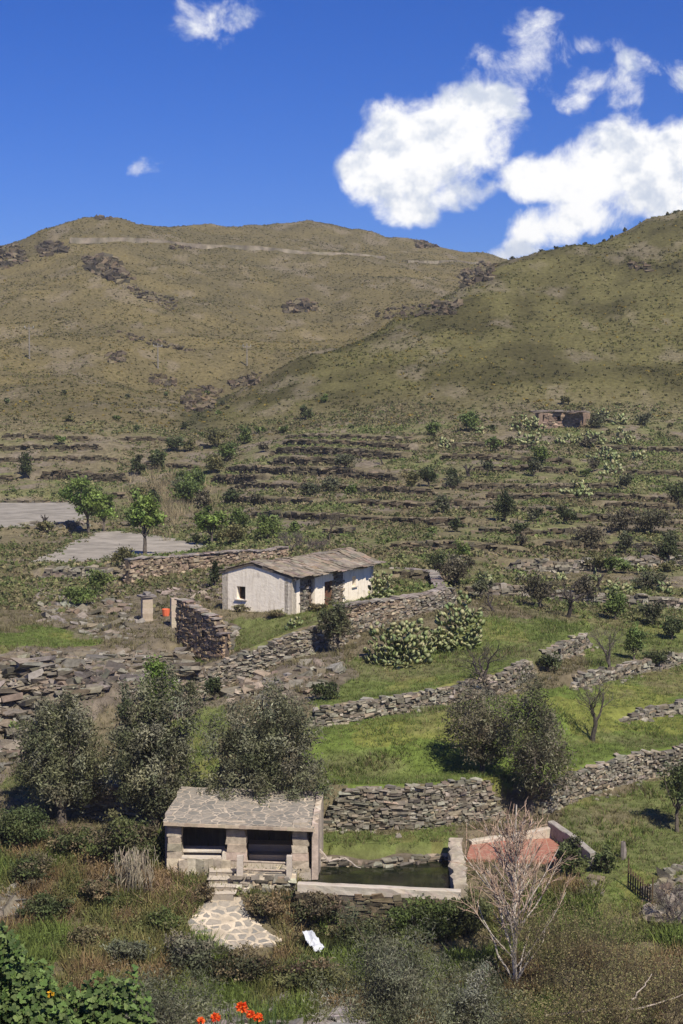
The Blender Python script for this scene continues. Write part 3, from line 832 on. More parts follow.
def farmhouse():
    root = thing('farmhouse', 'abandoned whitewashed stone farmhouse with low flagstone roof and brown door', 'house', (HF[0], HF[1], HZ))
    z0 = HZ - .5; ze = HZ + 2.12; t2 = 2.75; zr = HZ + 2.78; zb = HZ + 2.2
    W = (.93, .84, .69); n_f = np.array([DF[1], -DF[0]]); n_g = -DF
    # gable wall: from rear corner (left in the photo) to the front corner
    g = Geo(); A = hp(0, HW)
    top = lambda s: (zb + (zr - zb) * s / (HW - t2)) if s < HW - t2 else zr + (ze - zr) * (s - (HW - t2)) / t2
    quad_wall(g, A, hp(0, 0), z0, top, None, .5, W, holes=[(1.02, 1.62, 1.15, 1.92)])
    g.build('gable_wall', MAT['plaster'], root)
    window_part(root, A, -DG, -DF * 1.0, 1.02, 1.62, z0 + 1.15, z0 + 1.92, .35)
    # facade, pieces of limewash with bare stone between (s from the front corner)
    f = Geo(); S = [(0, .55, 1), (.55, 1.55, 0), (2.15, 3.2, 1), (4.35, 5.5, 0), (5.5, HL, 1)]
    tp = lambda s: ze - .02
    pf_pl = Geo(); 
    def piece(g, a, b, zlo, zhi, out, holes=()):
        quad_wall(g, hp(a, 0) + n_f * out, hp(b, 0) + n_f * out, zlo, zhi, zhi, .5, W if g is pf_pl else (.17, .145, .12), holes)
    piece(pf_pl, 0, .9, z0, ze, 0); piece(pf_pl, 2.6, 3.75, z0, ze, 0); piece(pf_pl, 3.75, 4.82, z0 + .5 + 1.5, ze, 0)
    piece(pf_pl, 6.0, HL, z0, ze - .05, 0, holes=[(1.15, 1.6, 1.35, 1.98)])
    pf_pl.build('front_wall', MAT['plaster'], root)
    for a, b, lo, hi, ex in ((.9, 1.85, z0, ze, 0), (4.82, 6.0, z0, ze, 0), (1.85, 2.6, z0, z0 + .85, 1)):
        st = Geo(); piece(st, a, b, lo, hi, -.04)
        if ex: piece(st, a, b, z0 + 2.3, ze, -.04)
        pp = np.array([hp(a, 0), hp(b, 0)]); stone_face(st, lambda s, pp=pp: along(pp, s), b - a, lambda s, lo=lo: s * 0 + max(lo, HZ - .2), lambda s, hi=hi: s * 0 + hi - .03, .3, .09, TONES[0], 1, .12, -.05)
        st.build('bare_stone_wall', MAT['stone'], root)
    window_part(root, hp(0, 0), DF, n_f, 7.15, 7.6, z0 + 1.35, z0 + 1.98, .3)
    # broken opening stopped with laths
    lt = Geo(); a = math.atan2(DF[1], DF[0])
    for k in range(4):
        q = hp(1.98 + k * .16, -.0) - n_f * .2; box(lt, (q[0], q[1], z0 + 1.55), (.05, .05, 1.4), (.16, .12, .09), yaw=a, roll=RNG.normal(0, .06), jit=.05)
    for k in range(4):
        q = hp(2.22, 0) - n_f * .17; box(lt, (q[0], q[1], z0 + 1.1 + k * .32), (.7, .04, .07), (.2, .16, .12), yaw=a, pitch=RNG.normal(0, .08), jit=.05)
    q = hp(2.22, 0) - n_f * .32; box(lt, (q[0], q[1], z0 + 1.55), (.72, .03, 1.5), (.012, .011, .01), yaw=a)  # black sheet behind the laths paints the dark of the interior
    lt.build('boarded_opening', MAT['wood'], root)
    # door
    d = Geo(); 
    for k in range(5):
        q = hp(3.88 + .2 * k, 0) - n_f * .3; box(d, (q[0], q[1], HZ + .74), (.19, .05, 1.5), vary((.17, .085, .055), 1, .15)[0], yaw=a, jit=.01)
    for zz in (.35, 1.3):
        q = hp(4.28, 0) - n_f * .265; box(d, (q[0], q[1], HZ + zz), (.9, .03, .09), (.13, .07, .05), yaw=a)
    dr = d.build('door', MAT['wood'], root)
    fr = Geo()
    for s_ in (3.785, 4.785): q = hp(s_, 0) - n_f * .2; box(fr, (q[0], q[1], HZ + .74), (.07, .12, 1.5), (.22, .13, .08), yaw=a)
    q = hp(4.285, 0) - n_f * .2; box(fr, (q[0], q[1], HZ + 1.52), (1.07, .14, .08), (.2, .12, .08), yaw=a); fr.build('door_frame', MAT['wood'], dr)
    hd = Geo(); q = hp(4.6, 0) - n_f * .24; box(hd, (q[0], q[1], HZ + .85), (.04, .06, .14), (.05, .05, .05), yaw=a); hd.build('handle', MAT['wood'], dr)
    # rear and far walls
    b = Geo(); quad_wall(b, hp(HL, HW), hp(0, HW), z0, zb, zb, .4, W); quad_wall(b, hp(HL, 0), hp(HL, HW), z0, lambda s: (ze + (zr - ze) * s / 2) if s < 2 else zr + (zb - zr) * (s - 2) / (HW - 2), None, .4, W)
    b.build('rear_wall', MAT['plaster'], root)
    # roof deck and slabs
    def surf(a_, b_):          # a along facade, b across: roof height
        tr = t2 + (2.0 - t2) * a_ / HL; sag = -.10 * math.sin(math.pi * min(max(a_ / HL, 0), 1)) * (1 - abs(b_ - tr) / 3) + .05 * math.sin(a_ * 2.1)
        if b_ < tr: return ze + (zr - ze) * (b_ + .0) / tr + sag + .06
        return zr + (zb - zr) * (b_ - tr) / (HW - tr) + sag + .06
    dk = Geo(); na, nb = 24, 14; pa = np.linspace(-.08, HL + .2, na); pb = np.linspace(-.32, HW + .2, nb)
    V = []
    for layer in (0, -.1):
        for a_ in pa:
            for b_ in pb: q = hp(a_, b_); V.append((q[0], q[1], surf(a_, b_) + layer))
    F = []
    for i in range(na - 1):
        for j in range(nb - 1):
            k = i * nb + j; F.append([k, k + nb, k + nb + 1, k + 1]); o = na * nb; F.append([k + o, k + 1 + o, k + nb + 1 + o, k + nb + o])
    for i in range(na - 1):
        for j in (0, nb - 1): k = i * nb + j; F.append([k, k + nb, k + nb + na * nb, k + na * nb])
    for j in range(nb - 1):
        for i in (0, na - 1): k = i * nb + j; F.append([k, k + 1, k + 1 + na * nb, k + na * nb])
    dk.add(np.array(V), np.array(F), (.13, .105, .085))
    cs, Rs, Ss = [], [], []
    for row in range(13):
        b_ = -.36 + row * .42; a_ = -.14 + RNG.uniform(0, .12)
        while a_ < HL + .3:
            w = RNG.uniform(.28, .62); bb = b_ + RNG.uniform(-.05, .05); am = a_ + w / 2
            if am > HL + .3: break
            q = hp(am, bb); h0, h1 = surf(am, max(bb - .2, -.3)), surf(am, min(bb + .2, HW)); slope = math.atan2(h1 - h0, .4)
            q2 = surf(am, min(max(bb, -.3), HW + .2))
            cs.append((q[0], q[1], q2 + .05 + RNG.uniform(0, .03))); Rs.append(rotm(np.array(a + RNG.normal(0, .06)), np.array(RNG.normal(0, .015)), np.array(slope + RNG.normal(0, .02)))); Ss.append((w * 1.05, RNG.uniform(.5, .62), RNG.uniform(.025, .045))); a_ += w
    boxes(dk, np.array(cs), np.array(Rs), np.array(Ss), mixcol([[.245, .205, .16], [.29, .245, .19], [.20, .168, .13], [.27, .215, .155]], len(cs), v=.11), .07)
    dk.build('flagstone_roof', MAT['stone'], root)


farmhouse()

# yard walls, ruins and gate beside the farmhouse
YA = [gp(337, 609, HZ + .15), gp(375, 600, HZ + .15), gp(420, 588, HZ + .15), gp(455, 581, HZ + .1)]
free_wall('yard_wall', 'straight pinkish stone wall of the yard with slab coping, right of the farmhouse front', [tuple(along(np.array([w_[:2] for w_ in WALLS[8]['p']]), np.array([s_]))[0][0]) for s_ in (.2, 3.5, 7.0, 10.3)],
          TONES[2], [1.55, 1.6, 1.6, 1.5], top=[HZ + .75, HZ + .72, HZ + .72, HZ + .78], stone=(.28, .1))
q1 = along(WALLS[8]['p'], np.array([10.3]))[0][0]
free_wall('yard_wall', 'low dark wall closing the back of the yard behind the farmhouse prickly pear', [tuple(q1), gp(433, 578, HZ + .3), gp(405, 577, HZ + .2), gp(390, 577, HZ + .2)], TONES[1], [.8, .7, .7], top=[HZ + .78, HZ + .72, HZ + .75], stone=(.3, .1))
g = Geo(); qq = hp(HL + .9, .5); 
quad_wall(g, hp(HL + .45, -.1), hp(HL + 1.6, .2), HZ - .3, HZ + .75, HZ + .5, .35, (.75, .68, .6)); ob = g.build('garden_wall', MAT['plaster']); tag(ob, 'stub of whitewashed wall at the right end of the farmhouse', 'wall')
RU = [P(127, 584, 106), P(150, 577, 107.5), P(185, 567, 109.5), P(225, 559, 112), P(262, 554.5, 115), P(285, 556, 117)]
free_wall('enclosure_wall', 'long curved pale stone wall with slab coping left of the farmhouse', [tuple(q[:2]) for q in RU], TONES[2], [1.6, 1.3, 1.15, .95, .7, .6], stone=(.32, .12), thick=.5)
RW = [P(176, 628, 94.5), P(195, 640, 92.5), P(222, 652, 90.5)]


def ruin_wall():
    A = np.array(gp(180, 629, 5.9)); B = np.array(gp(226, 657, 5.0)); p = np.array([A, B]); L = np.hypot(*(B - A)); pf = lambda s: along(p, s)
    zl = lambda s: np.interp(s, [0, L], [5.0, 4.2]); zh = lambda s: np.interp(s, [0, L * .15, L * .8, L], [7.55, 7.5, 6.9, 6.0]) + (fbm(np.asarray(s) * 2, np.asarray(s) * 0, 2, 4) - .5) * .2
    g = Geo(); core_strip(g, pf, L, zl, zh, .2, (.11, .085, .07))
    T = np.array([[.31, .23, .14], [.38, .29, .19], [.24, .175, .11], [.33, .24, .15]])
    stone_face(g, pf, L, zl, zh, .26, .10, T, 1, .14, .2); stone_face(g, pf, L, zl, zh, .3, .12, T, -1, .14, .2)
    t = (B - A) / L; n = np.array([t[1], -t[0]])
    if n[1] > 0: n = -n
    ob = g.build('ruined_wall', MAT['stone']); tag(ob, 'dark brown ruined stone wall with a tiny window slit, left of the farmhouse', 'stone wall')
    c = Geo(); nn = int(L / .4); s = (np.arange(nn) + .5) * L / nn; xy, tan = along(p, s)
    boxes(c, np.c_[xy, zh(s) + .04], rotm(np.arctan2(tan[:, 1], tan[:, 0])), np.stack([RNG.uniform(.35, .55, nn), np.full(nn, .6), np.full(nn, .07)], 1), mixcol([[.28, .24, .2]], nn), .08); c.build('capstones', MAT['stone'], ob)
    w = Geo(); q = A + t * L * .62 + n * .285; box(w, (q[0], q[1], 6.0), (.28, .05, .36), (.008, .007, .006), yaw=math.atan2(t[1], t[0])); w.build('slit_shade_patch', MAT['wood'], ob)  # black plate on the wall face, painted shade in place of a hole


ruin_wall()


def gate_pillar(px, v, h, w, label, capped):
    b = G(px, v, 60); g = Geo()
    for k in range(5): box(g, (b.x, b.y, b.z - .2 + (h + .2) * (k + .5) / 5), (w * RNG.uniform(.95, 1.03), w * .95, (h + .2) / 5 + .004), vary((.46, .38, .29), 1, .08)[0], yaw=.3, jit=.02)
    ob = g.build('gate_pillar', MAT['plaster']); tag(ob, label, 'gate pillar')
    if capped:
        c = Geo(); box(c, (b.x, b.y, b.z + h + .05), (w * 1.5, w * 1.4, .1), (.25, .22, .2), yaw=.4, jit=.06); box(c, (b.x, b.y, b.z + h + .2), (w * .7, w * .6, .2), (.22, .2, .18), yaw=.9, jit=.2)
        c.build('cap', MAT['stone'], ob)
    return b


gate_pillar(147, 621, 1.45, .62, 'squat pale rendered gate pillar with a stone cap', True)
gate_pillar(174.5, 627, 1.7, .42, 'slender grey gate pillar without a cap, touching the dark ruined wall', False)
b = G(166, 616, 60); g = Geo()
a = np.arange(10) * 2 * math.pi / 10
for z0_, z1_, r0_, r1_ in ((0, .42, .20, .25),):
    V = np.concatenate([np.c_[np.cos(a) * r0_, np.sin(a) * r0_, a * 0 + z0_], np.c_[np.cos(a) * r1_, np.sin(a) * r1_, a * 0 + z1_], np.c_[np.cos(a) * .2, np.sin(a) * .2, a * 0 + .36]]) + np.array(b)
    i = np.arange(10); F = np.concatenate([np.stack([i, (i + 1) % 10, (i + 1) % 10 + 10, i + 10], 1), np.stack([i + 10, (i + 1) % 10 + 10, (i + 1) % 10 + 20, i + 20], 1)]); g.add(V, F, (.75, .16, .07))
    g.add(np.r_[V[20:30], [np.array(b) + (0, 0, .37)]], np.array([[k, (k + 1) % 10, 10] for k in range(10)]), (.6, .12, .05))
tag(g.build('plastic_tub', MAT['cloth']), 'small bright orange plastic tub standing between the two gate pillars', 'tub')


# ------------------------------------------------------------------ stone hut on the right hill
def hut():
    b = G(560, 428, 150); s = b.y / FPX; w, h = 44 * s, 15 * s
    root = thing('stone_hut', 'small ruined dark stone hut with flat slab roof on the right hillside', 'hut', b)
    g = Geo(); A = np.array([b.x - w * .5, b.y - .6]); B = np.array([b.x + w * .5, b.y + .6]); T = np.array([[.25, .18, .13], [.31, .23, .165], [.18, .135, .10]])
    quad_wall(g, A, B, b.z - .8, b.z + h, b.z + h * .95, .5, T[2], holes=[(w * .42, w * .53, .8 + h * .42, .8 + h * .78), (.0 + w * .03, w * .13, .8, .8 + h * .85)])
    p = np.array([A, B]); 
    for (s0, s1, z0_, z1_) in ((.14, .42, -.6, 1), (.53, 1, -.6, .95), (.42, .53, -.6, .42), (.42, .53, .8, 1)):
        pp = np.array([A + (B - A) * s0, A + (B - A) * s1]); stone_face(g, lambda s_, pp=pp: along(pp, s_), w * (s1 - s0), lambda s_: s_ * 0 + b.z + z0_ * (1 if z0_ < 0 else h), lambda s_: s_ * 0 + b.z + z1_ * h - .05, .45, .2, T, 1, .14, .0)
    quad_wall(g, B, B + (1.5, 3.5), b.z - .8, b.z + h * .95, b.z + h * .9, .5, T[0]); quad_wall(g, A + (-.0, 3.5), A, b.z - .8, b.z + h, b.z + h, .5, T[0]); quad_wall(g, B + (1.5, 3.5), A + (0, 3.5), b.z - .8, b.z + h, b.z + h, .4, T[0])
    g.build('wall', MAT['stone'], root)
    r = Geo(); n = 40; boxes(r, np.c_[b.x + RNG.uniform(-.56, .56, n) * w, b.y + RNG.uniform(-.9, 3, n), b.z + h + .12 + RNG.uniform(-.03, .12, n)], rotm(RNG.normal(0, .2, n), RNG.normal(0, .04, n), RNG.normal(.05, .05, n)),
                          np.stack([RNG.uniform(.7, 1.6, n), RNG.uniform(.7, 1.2, n), RNG.uniform(.08, .14, n)], 1), mixcol([[.15, .125, .10], [.2, .17, .14]], n), .08); r.build('slab_roof', MAT['stone'], root)
    d = Geo(); q = A + (B - A) * .08; box(d, (q[0], q[1] + .42, b.z + h * .4), (w * .12, .04, h * .95), (.01, .009, .008), yaw=.1); d.build('doorway', MAT['wood'], root)  # black sheet behind the door opening, painting the dark inside
    d = Geo(); q = A + (B - A) * .475; box(d, (q[0], q[1] + .42, b.z + h * .6), (w * .13, .04, h * .45), (.01, .009, .008), yaw=.1); d.build('window', MAT['wood'], root)  # black sheet behind the window hole, interior shade as colour


hut()

# ------------------------------------------------------------------ gravel terraces, mountain road
def sheet(name, poly, z, mat, col, th=.03, kind='structure', jag=.35):
    p = np.array([q[:2] for q in poly], float); pts = []
    for i in range(len(p)):
        a, b_ = p[i], p[(i + 1) % len(p)]; n = max(2, int(np.hypot(*(b_ - a)) / .8))
        for k in range(n): q = a + (b_ - a) * k / n; pts.append(q + RNG.normal(0, jag * .4, 2))
    import bmesh
    bm = bmesh.new(); vs = [bm.verts.new((q[0], q[1], z)) for q in pts]; f = bm.faces.new(vs)
    if f.normal.z < 0: f.normal_flip()
    bmesh.ops.triangulate(bm, faces=[f]); r = bmesh.ops.extrude_face_region(bm, geom=bm.faces[:])
    for v in [e for e in r['geom'] if isinstance(e, bmesh.types.BMVert)]: v.co.z -= .25
    bm.normal_update(); me = bpy.data.meshes.new(name); bm.to_mesh(me); bm.free(); me.materials.append(mat)
    at = me.color_attributes.new('col', 'FLOAT_COLOR', 'POINT'); at.data.foreach_set('color', np.tile([*col, 1], len(me.vertices)).astype(np.float32))
    ob = bpy.data.objects.new(name, me); COL.objects.link(ob); ob['kind'] = kind; return ob


sheet('gravel_terrace', GRAV1, G1Z + .05, MAT['gravel_surface'], (.30, .27, .22))
sheet('gravel_terrace', GRAV2, G2Z + .05, MAT['gravel_surface'], (.28, .255, .21))


def road():
    for pts, nm in (([(70, 243.5), (110, 243.5), (150, 245), (205, 248), (255, 251.5), (300, 254), (345, 256), (385, 260)], 'mountain_road'), ([(408, 263.5), (440, 264), (478, 264)], 'mountain_road')):
        P3 = [G(x, y, 330) for x, y in pts]; X = np.array([q.x for q in P3]); Yv = np.array([q.y for q in P3]); Zv = np.array([q.z for q in P3])
        k = np.linspace(0, len(pts) - 1, 60); X = np.interp(k, range(len(pts)), X); Yv = np.interp(k, range(len(pts)), Yv); Zv = np.interp(k, range(len(pts)), Zv)
        ker = np.ones(9) / 9; Yv = np.convolve(np.pad(Yv, 4, mode='edge'), ker, 'valid'); Zv = np.maximum(np.maximum(height(X, Yv), height(X, Yv + 3)) , height(X, Yv - 2)) - .15; Yv = np.convolve(np.pad(Yv, 4, mode='edge'), ker, 'valid'); Zv = np.convolve(np.pad(Zv, 4, mode='edge'), ker, 'valid')
        g = Geo(); n = 60; V = np.concatenate([np.c_[X, Yv - .4, Zv - 1.2], np.c_[X, Yv, Zv + .35], np.c_[X, Yv + 4.0, Zv + .5], np.c_[X, Yv + 4.6, Zv - 1.2]]); i = np.arange(n - 1)
        F = np.concatenate([np.stack([i + a_ * n, i + 1 + a_ * n, i + 1 + (a_ + 1) * n, i + (a_ + 1) * n], 1) for a_ in range(3)])
        g.add(V, F, vary((.20, .172, .125), len(V), .2)); ob = g.build(nm, MAT['gravel_surface']); ob['kind'] = 'structure'


road()


def pylon(px, v0, v1, label):
    b = G(px, v0, 200); h = (v0 - v1) * b.y / FPX; g = Geo()
    tube(g, [b - Vector((0, 0, .5)), b + Vector((0, 0, h))], [.15, .09], (.22, .20, .17), 6)
    ob = g.build('power_pole', MAT['stone']); tag(ob, label, 'power pole', 'concrete power poles on the left mountain')
    c = Geo(); box(c, (b.x, b.y, b.z + h - .6), (1.5, .10, .10), (.25, .23, .2), yaw=.4)
    c.build('crossarm', MAT['stone'], ob)
    for k in (-.75, 0, .75):
        i_ = Geo(); q = (b.x + k * math.cos(.4), b.y + k * math.sin(.4)); tube(i_, [(q[0], q[1], b.z + h - .53), (q[0], q[1], b.z + h - .2)], [.07, .05], (.35, .36, .35), 6); i_.build('insulator', MAT['stone'], ob)


pylon(29.5, 360, 326, 'pale power pole standing alone near the left edge of the mountain')
pylon(158, 370, 345, 'pale power pole in the middle of the left mountain slope')
pylon(247, 367, 345, 'pale power pole on the mountain just above the fold of the right hill')


# ------------------------------------------------------------------ wash house with steps, tank and basin
def wash_house():
    root = thing('wash_house', 'open-fronted stone wash house under a crazy-paved slab roof with three pillars', 'wash house', (*wp(0, 0), WZ))
    ya = math.atan2(WA[1], WA[0]); Wd = 5.62
    def bx(g, a, b, z, s, col, jit=.02, **k):
        q = wp(a, b); box(g, (q[0], q[1], z), s, col, yaw=ya + k.pop('dy', 0), jit=jit, **k)
    # roof slab
    import bmesh
    ZF, ZB = WZ + 1.82, WZ + 2.35
    g = Geo(); na, nb = 40, 20; V = []
    for top in (1, 0):
        for i in range(na):
            for j in range(nb):
                u = i / (na - 1); w_ = j / (nb - 1); a = -.12 + (Wd + .2) * u + .15 * (w_) * (1 if u < .1 else 0); b_ = -.25 + 3.5 * w_
                z = ZF + (ZB - ZF) * w_ - .16 * u + (fbm(np.array([u * 6.]), np.array([w_ * 4.]), 3, 9)[0] - .5) * .08
                ed = (i in (0, na - 1) or j in (0, nb - 1)); q = wp(a + (RNG.normal(0, .02) if ed else 0), b_ + (RNG.normal(0, .02) if ed else 0)); V.append((q[0], q[1], z if top else z - .13))
    F = []; o = na * nb
    for i in range(na - 1):
        for j in range(nb - 1): k = i * nb + j; F.append([k, k + nb, k + nb + 1, k + 1]); F.append([k + o, k + 1 + o, k + nb + 1 + o, k + nb + o])
    for i in range(na - 1):
        for j in (0, nb - 1): k = i * nb + j; F.append([k, k + nb, k + nb + o, k + o])
    for j in range(nb - 1):
        for i in (0, na - 1): k = i * nb + j; F.append([k, k + 1, k + 1 + o, k + o])
    g.add(np.array(V), np.array(F), (.4, .36, .3)); g.build('roof_slab', MAT['crazy_paving_roof'], root)
    e = Geo(); n = 22
    for k in range(n): bx(e, -.1 + (Wd + .2) * (k + .5) / n, -.29, ZF - .07 - .16 * k / n, ((Wd + .2) / n * 1.02, .07, .12), vary((.42, .34, .26), 1, .12)[0], .06)
    e.build('roof_edge', MAT['plaster'], root)
    # pillars
    for a, w in ((.26, .52), (2.66, .74), (5.15, .6)):
        p = Geo()
        for k in range(7): bx(p, a, .22, WZ - .3 + 2.1 * (k + .5) / 7, (w * RNG.uniform(.95, 1.05) * (1.06 - .015 * k), .5 * RNG.uniform(.95, 1.03), 2.1 / 7 + .006), vary((.46, .39, .30), 1, .1)[0], .06)
        p.build('pillar', MAT['stone'], root)
    # walls
    w = Geo(); bx(w, Wd / 2, 3.05, WZ + 1.0, (Wd, .3, 2.5), (.24, .21, .18)); bx(w, -.02, 1.6, WZ + .85, (.28, 2.6, 2.2), (.33, .29, .25)); w.build('rear_wall', MAT['plaster'], root)
    w = Geo(); 
    for k in range(9): bx(w, Wd + .10, .1 + k * .36, WZ + .66 + .03 * k, (.24, .37, 2.2 + .06 * k), vary((.40, .34, .27), 1, .12)[0], .05)
    w.build('side_wall', MAT['stone'], root)
    # floor platform
    f = Geo(); bx(f, Wd / 2, 1.5, WZ - .42, (Wd, 3.1, .8), (.40, .35, .29)); f.build('floor', MAT['plaster'], root)
    # low front wall and bench, left bay
    l = Geo()
    for k in range(6): bx(l, .62 + k * .33, -.02, WZ - .22, (.34, .26, 1.1 + RNG.uniform(-.02, .02)), vary((.42, .36, .28), 1, .14)[0], .07)
    l.build('parapet', MAT['stone'], root)
    bn = Geo(); bx(bn, 1.25, .62, WZ + .52, (1.75, .55, .1), (.62, .57, .49), .03); bx(bn, 1.25, .1, WZ + .36, (1.8, .2, .09), (.60, .54, .46), .03); bx(bn, 1.25, .68, WZ + .24, (1.7, .3, .46), (.42, .37, .3), .02); bx(bn, 2.2, .2, WZ + .2, (.16, .5, .75), (.58, .52, .43), .04)
    bn.build('bench', MAT['plaster'], root)
    bn = Geo(); bx(bn, 3.9, 1.9, WZ + .22, (1.9, .6, .5), (.52, .46, .38), .02); bx(bn, 4.0, 1.3, WZ + .1, (1.9, .5, .2), (.45, .40, .33), .02); bn.build('bench', MAT['plaster'], root)
    # landing in front of the right bay
    la = Geo(); bx(la, 3.85, -.25, WZ - .55, (2.4, 1.1, 1.05), (.44, .39, .32), .02); la.build('landing', MAT['crazy_paving_path'], root)
    sf = Geo(); pp = np.array([wp(2.75, -.86), wp(5.0, -.86)]); stone_face(sf, lambda s: along(pp, s), 2.2, lambda s: s * 0 + WZ - 1.0, lambda s: s * 0 + WZ - .08, .3, .12, TONES[0] * 1.6, 1, .14, .0); sf.build('landing_wall', MAT['stone'], root)
    # steps
    for k in range(4):
        s = Geo(); bx(s, 2.18 + .02 * k, -.02 - .32 * k - .2, WZ - .35 - .19 * k, (1.02 - .02 * k, .46, .60), (.33, .29, .24), .03); bx(s, 2.18 + .02 * k, -.04 - .32 * k - .2, WZ - .03 - .19 * k, (1.08, .48, .06), (.52, .46, .38), .05); s.build('step', MAT['plaster'], root)
    # railing
    for a in (2.9, 4.78):
        p = Geo(); bx(p, a, -.72, WZ + .28, (.24 if a < 4 else .2, .24, .85), (.54, .48, .41), .05); p.build('railing_post', MAT['plaster'], root)
    for z in (.42, .12):
        p = Geo(); q0, q1_ = wp(3.0, -.72), wp(4.7, -.72); tube(p, [(q0[0], q0[1], WZ + z + .04), (q1_[0], q1_[1], WZ + z)], [.045, .04], (.40, .33, .26), 6); p.build('rail', MAT['wood'], root)


wash_house()


def rim_wall(name, label, pts, zt, th, h, mat='plaster', col=(.5, .45, .38), seg=.3, cat='wall', rough=.01):
    p = np.array([q[:2] for q in pts], float); L = np.hypot(*np.diff(p, axis=0).T).sum(); n = max(4, int(L / seg)); s = np.linspace(0, L, n); xy, tan = along(p, s)
    tan = np.gradient(xy, axis=0); tan /= np.linalg.norm(tan, axis=1)[:, None]
    nr = np.stack([tan[:, 1], -tan[:, 0]], 1); z = np.interp(s, np.linspace(0, L, len(zt)), zt) + RNG.normal(0, rough * .5, n); g = Geo()
    prof = [(-.5, -h), (-.5, -h * .5), (-.5, -.03), (-.42, 0), (0, .01), (.42, 0), (.5, -.03), (.5, -h * .5), (.5, -h)]; m = len(prof); V = []
    for a, dz in prof: V.append(np.c_[xy + nr * (a * th + RNG.normal(0, rough, n))[:, None], z + dz + RNG.normal(0, rough * .3, n)])
    V = np.concatenate(V); i = np.arange(n - 1); F = np.concatenate([np.stack([i + k * n, i + 1 + k * n, i + 1 + (k + 1) * n, i + (k + 1) * n], 1) for k in range(m - 1)])
    g.add(V, F, vary(col, len(V), .06)); 
    for e in (0, n - 1): g.add(V[[k * n + e for k in range(m)] + [0]][:9], np.array([[0, 1, 7, 8], [1, 2, 6, 7], [2, 3, 5, 6]]), np.array(col)); 
    ob = g.build(name, MAT[mat]); return tag(ob, label, cat)


rim_wall('concrete_kerb', 'long pale concrete rim along the near side of the dark water tank', [POOL[0], POOL[1]], [.37, .34], .34, .34)
sw_ = Geo(); pp_ = np.array([POOL[0], POOL[1]]) + (0, -.02); Lp = float(np.hypot(*(pp_[1] - pp_[0]))); core_strip(sw_, lambda s: along(pp_, s), Lp, lambda s: s * 0 - 1.9, lambda s: s * 0 + .02, .13, (.12, .10, .08)); stone_face(sw_, lambda s: along(pp_, s), Lp, lambda s: s * 0 - 1.6, lambda s: s * 0 + 0.02, .34, .13, TONES[1] * 1.2, 1, .16, .1)
ob = sw_.build('tank_front_wall', MAT['stone']); tag(ob, 'dark stone retaining wall under the pale rim on the near side of the tank', 'stone wall')
rim_wall('tank_wall', 'thick stone wall at the right end of the dark water tank', [gp(460, 884, .5), gp(455, 838, .95)], [.5, .95], .5, 1.7, 'stone', (.36, .31, .24), .25, rough=.05)
tb_ = Geo(); pq_ = np.array([gp(318, 857, .3), gp(380, 858, .3), gp(455, 850, .3)]); Lq = float(np.hypot(*np.diff(pq_, axis=0).T).sum())
core_strip(tb_, lambda s: along(pq_, s), Lq, lambda s: s * 0 - 1.2, lambda s: .22 + .1 * np.sin(s * 2.3), .3, (.14, .115, .08)); stone_face(tb_, lambda s: along(pq_, s), Lq, lambda s: s * 0 - .3, lambda s: .24 + .08 * np.sin(s * 2.3), .28, .10, TONES[0] * .95, 1, .3, .22)
tag(tb_.build('tank_bank', MAT['stone']), 'rough low stone bank edging the far side of the dark water tank', 'stone bank')
sheet('tank_water', [gp(290, 884, .0), gp(466, 893, .0), gp(462, 846, .0), gp(300, 850, .0)], .02, MAT['water'], (.02, .02, .01), jag=0)
sheet('pond_water', [(-2.0, 55.6), (.5, 55.4), (1.9, 56.4), (1.6, 57.5), (-1.9, 57.5)], -1.42, MAT['water'], (.02, .02, .01), jag=0)
# shallow red basin right of the tank
root = thing('red_basin', 'disused shallow basin with a faded red painted floor right of the water tank', 'basin', (*gp(520, 850, .35), .3))
sheet('basin_floor', REDP, .36, MAT['plaster'], (.36, .155, .11), jag=.03)
fo = bpy.data.objects['basin_floor']; fo.parent = root; fo.matrix_parent_inverse = Matrix.Translation(-root.location); del fo['kind']
for nm, pts, zt, th, h, c in (('rear_wall', [gp(470, 844, .35), gp(500, 840, .35), gp(552, 837, .35)], [.5, .55, .8], .34, .8, (.52, .46, .37)), ('side_wall', [gp(551, 836, .35), gp(574, 849, .35), gp(594, 862, .35)], [1.0, .88, .7], .3, 1.3, (.33, .30, .26))):
    o = rim_wall(nm, None, pts, zt, th, h, 'plaster' if nm == 'rear_wall' else 'stone', c); o.parent = root; o.matrix_parent_inverse = Matrix.Translation(-root.location)
    for k in ('label', 'category'):
        if k in o: del o[k]


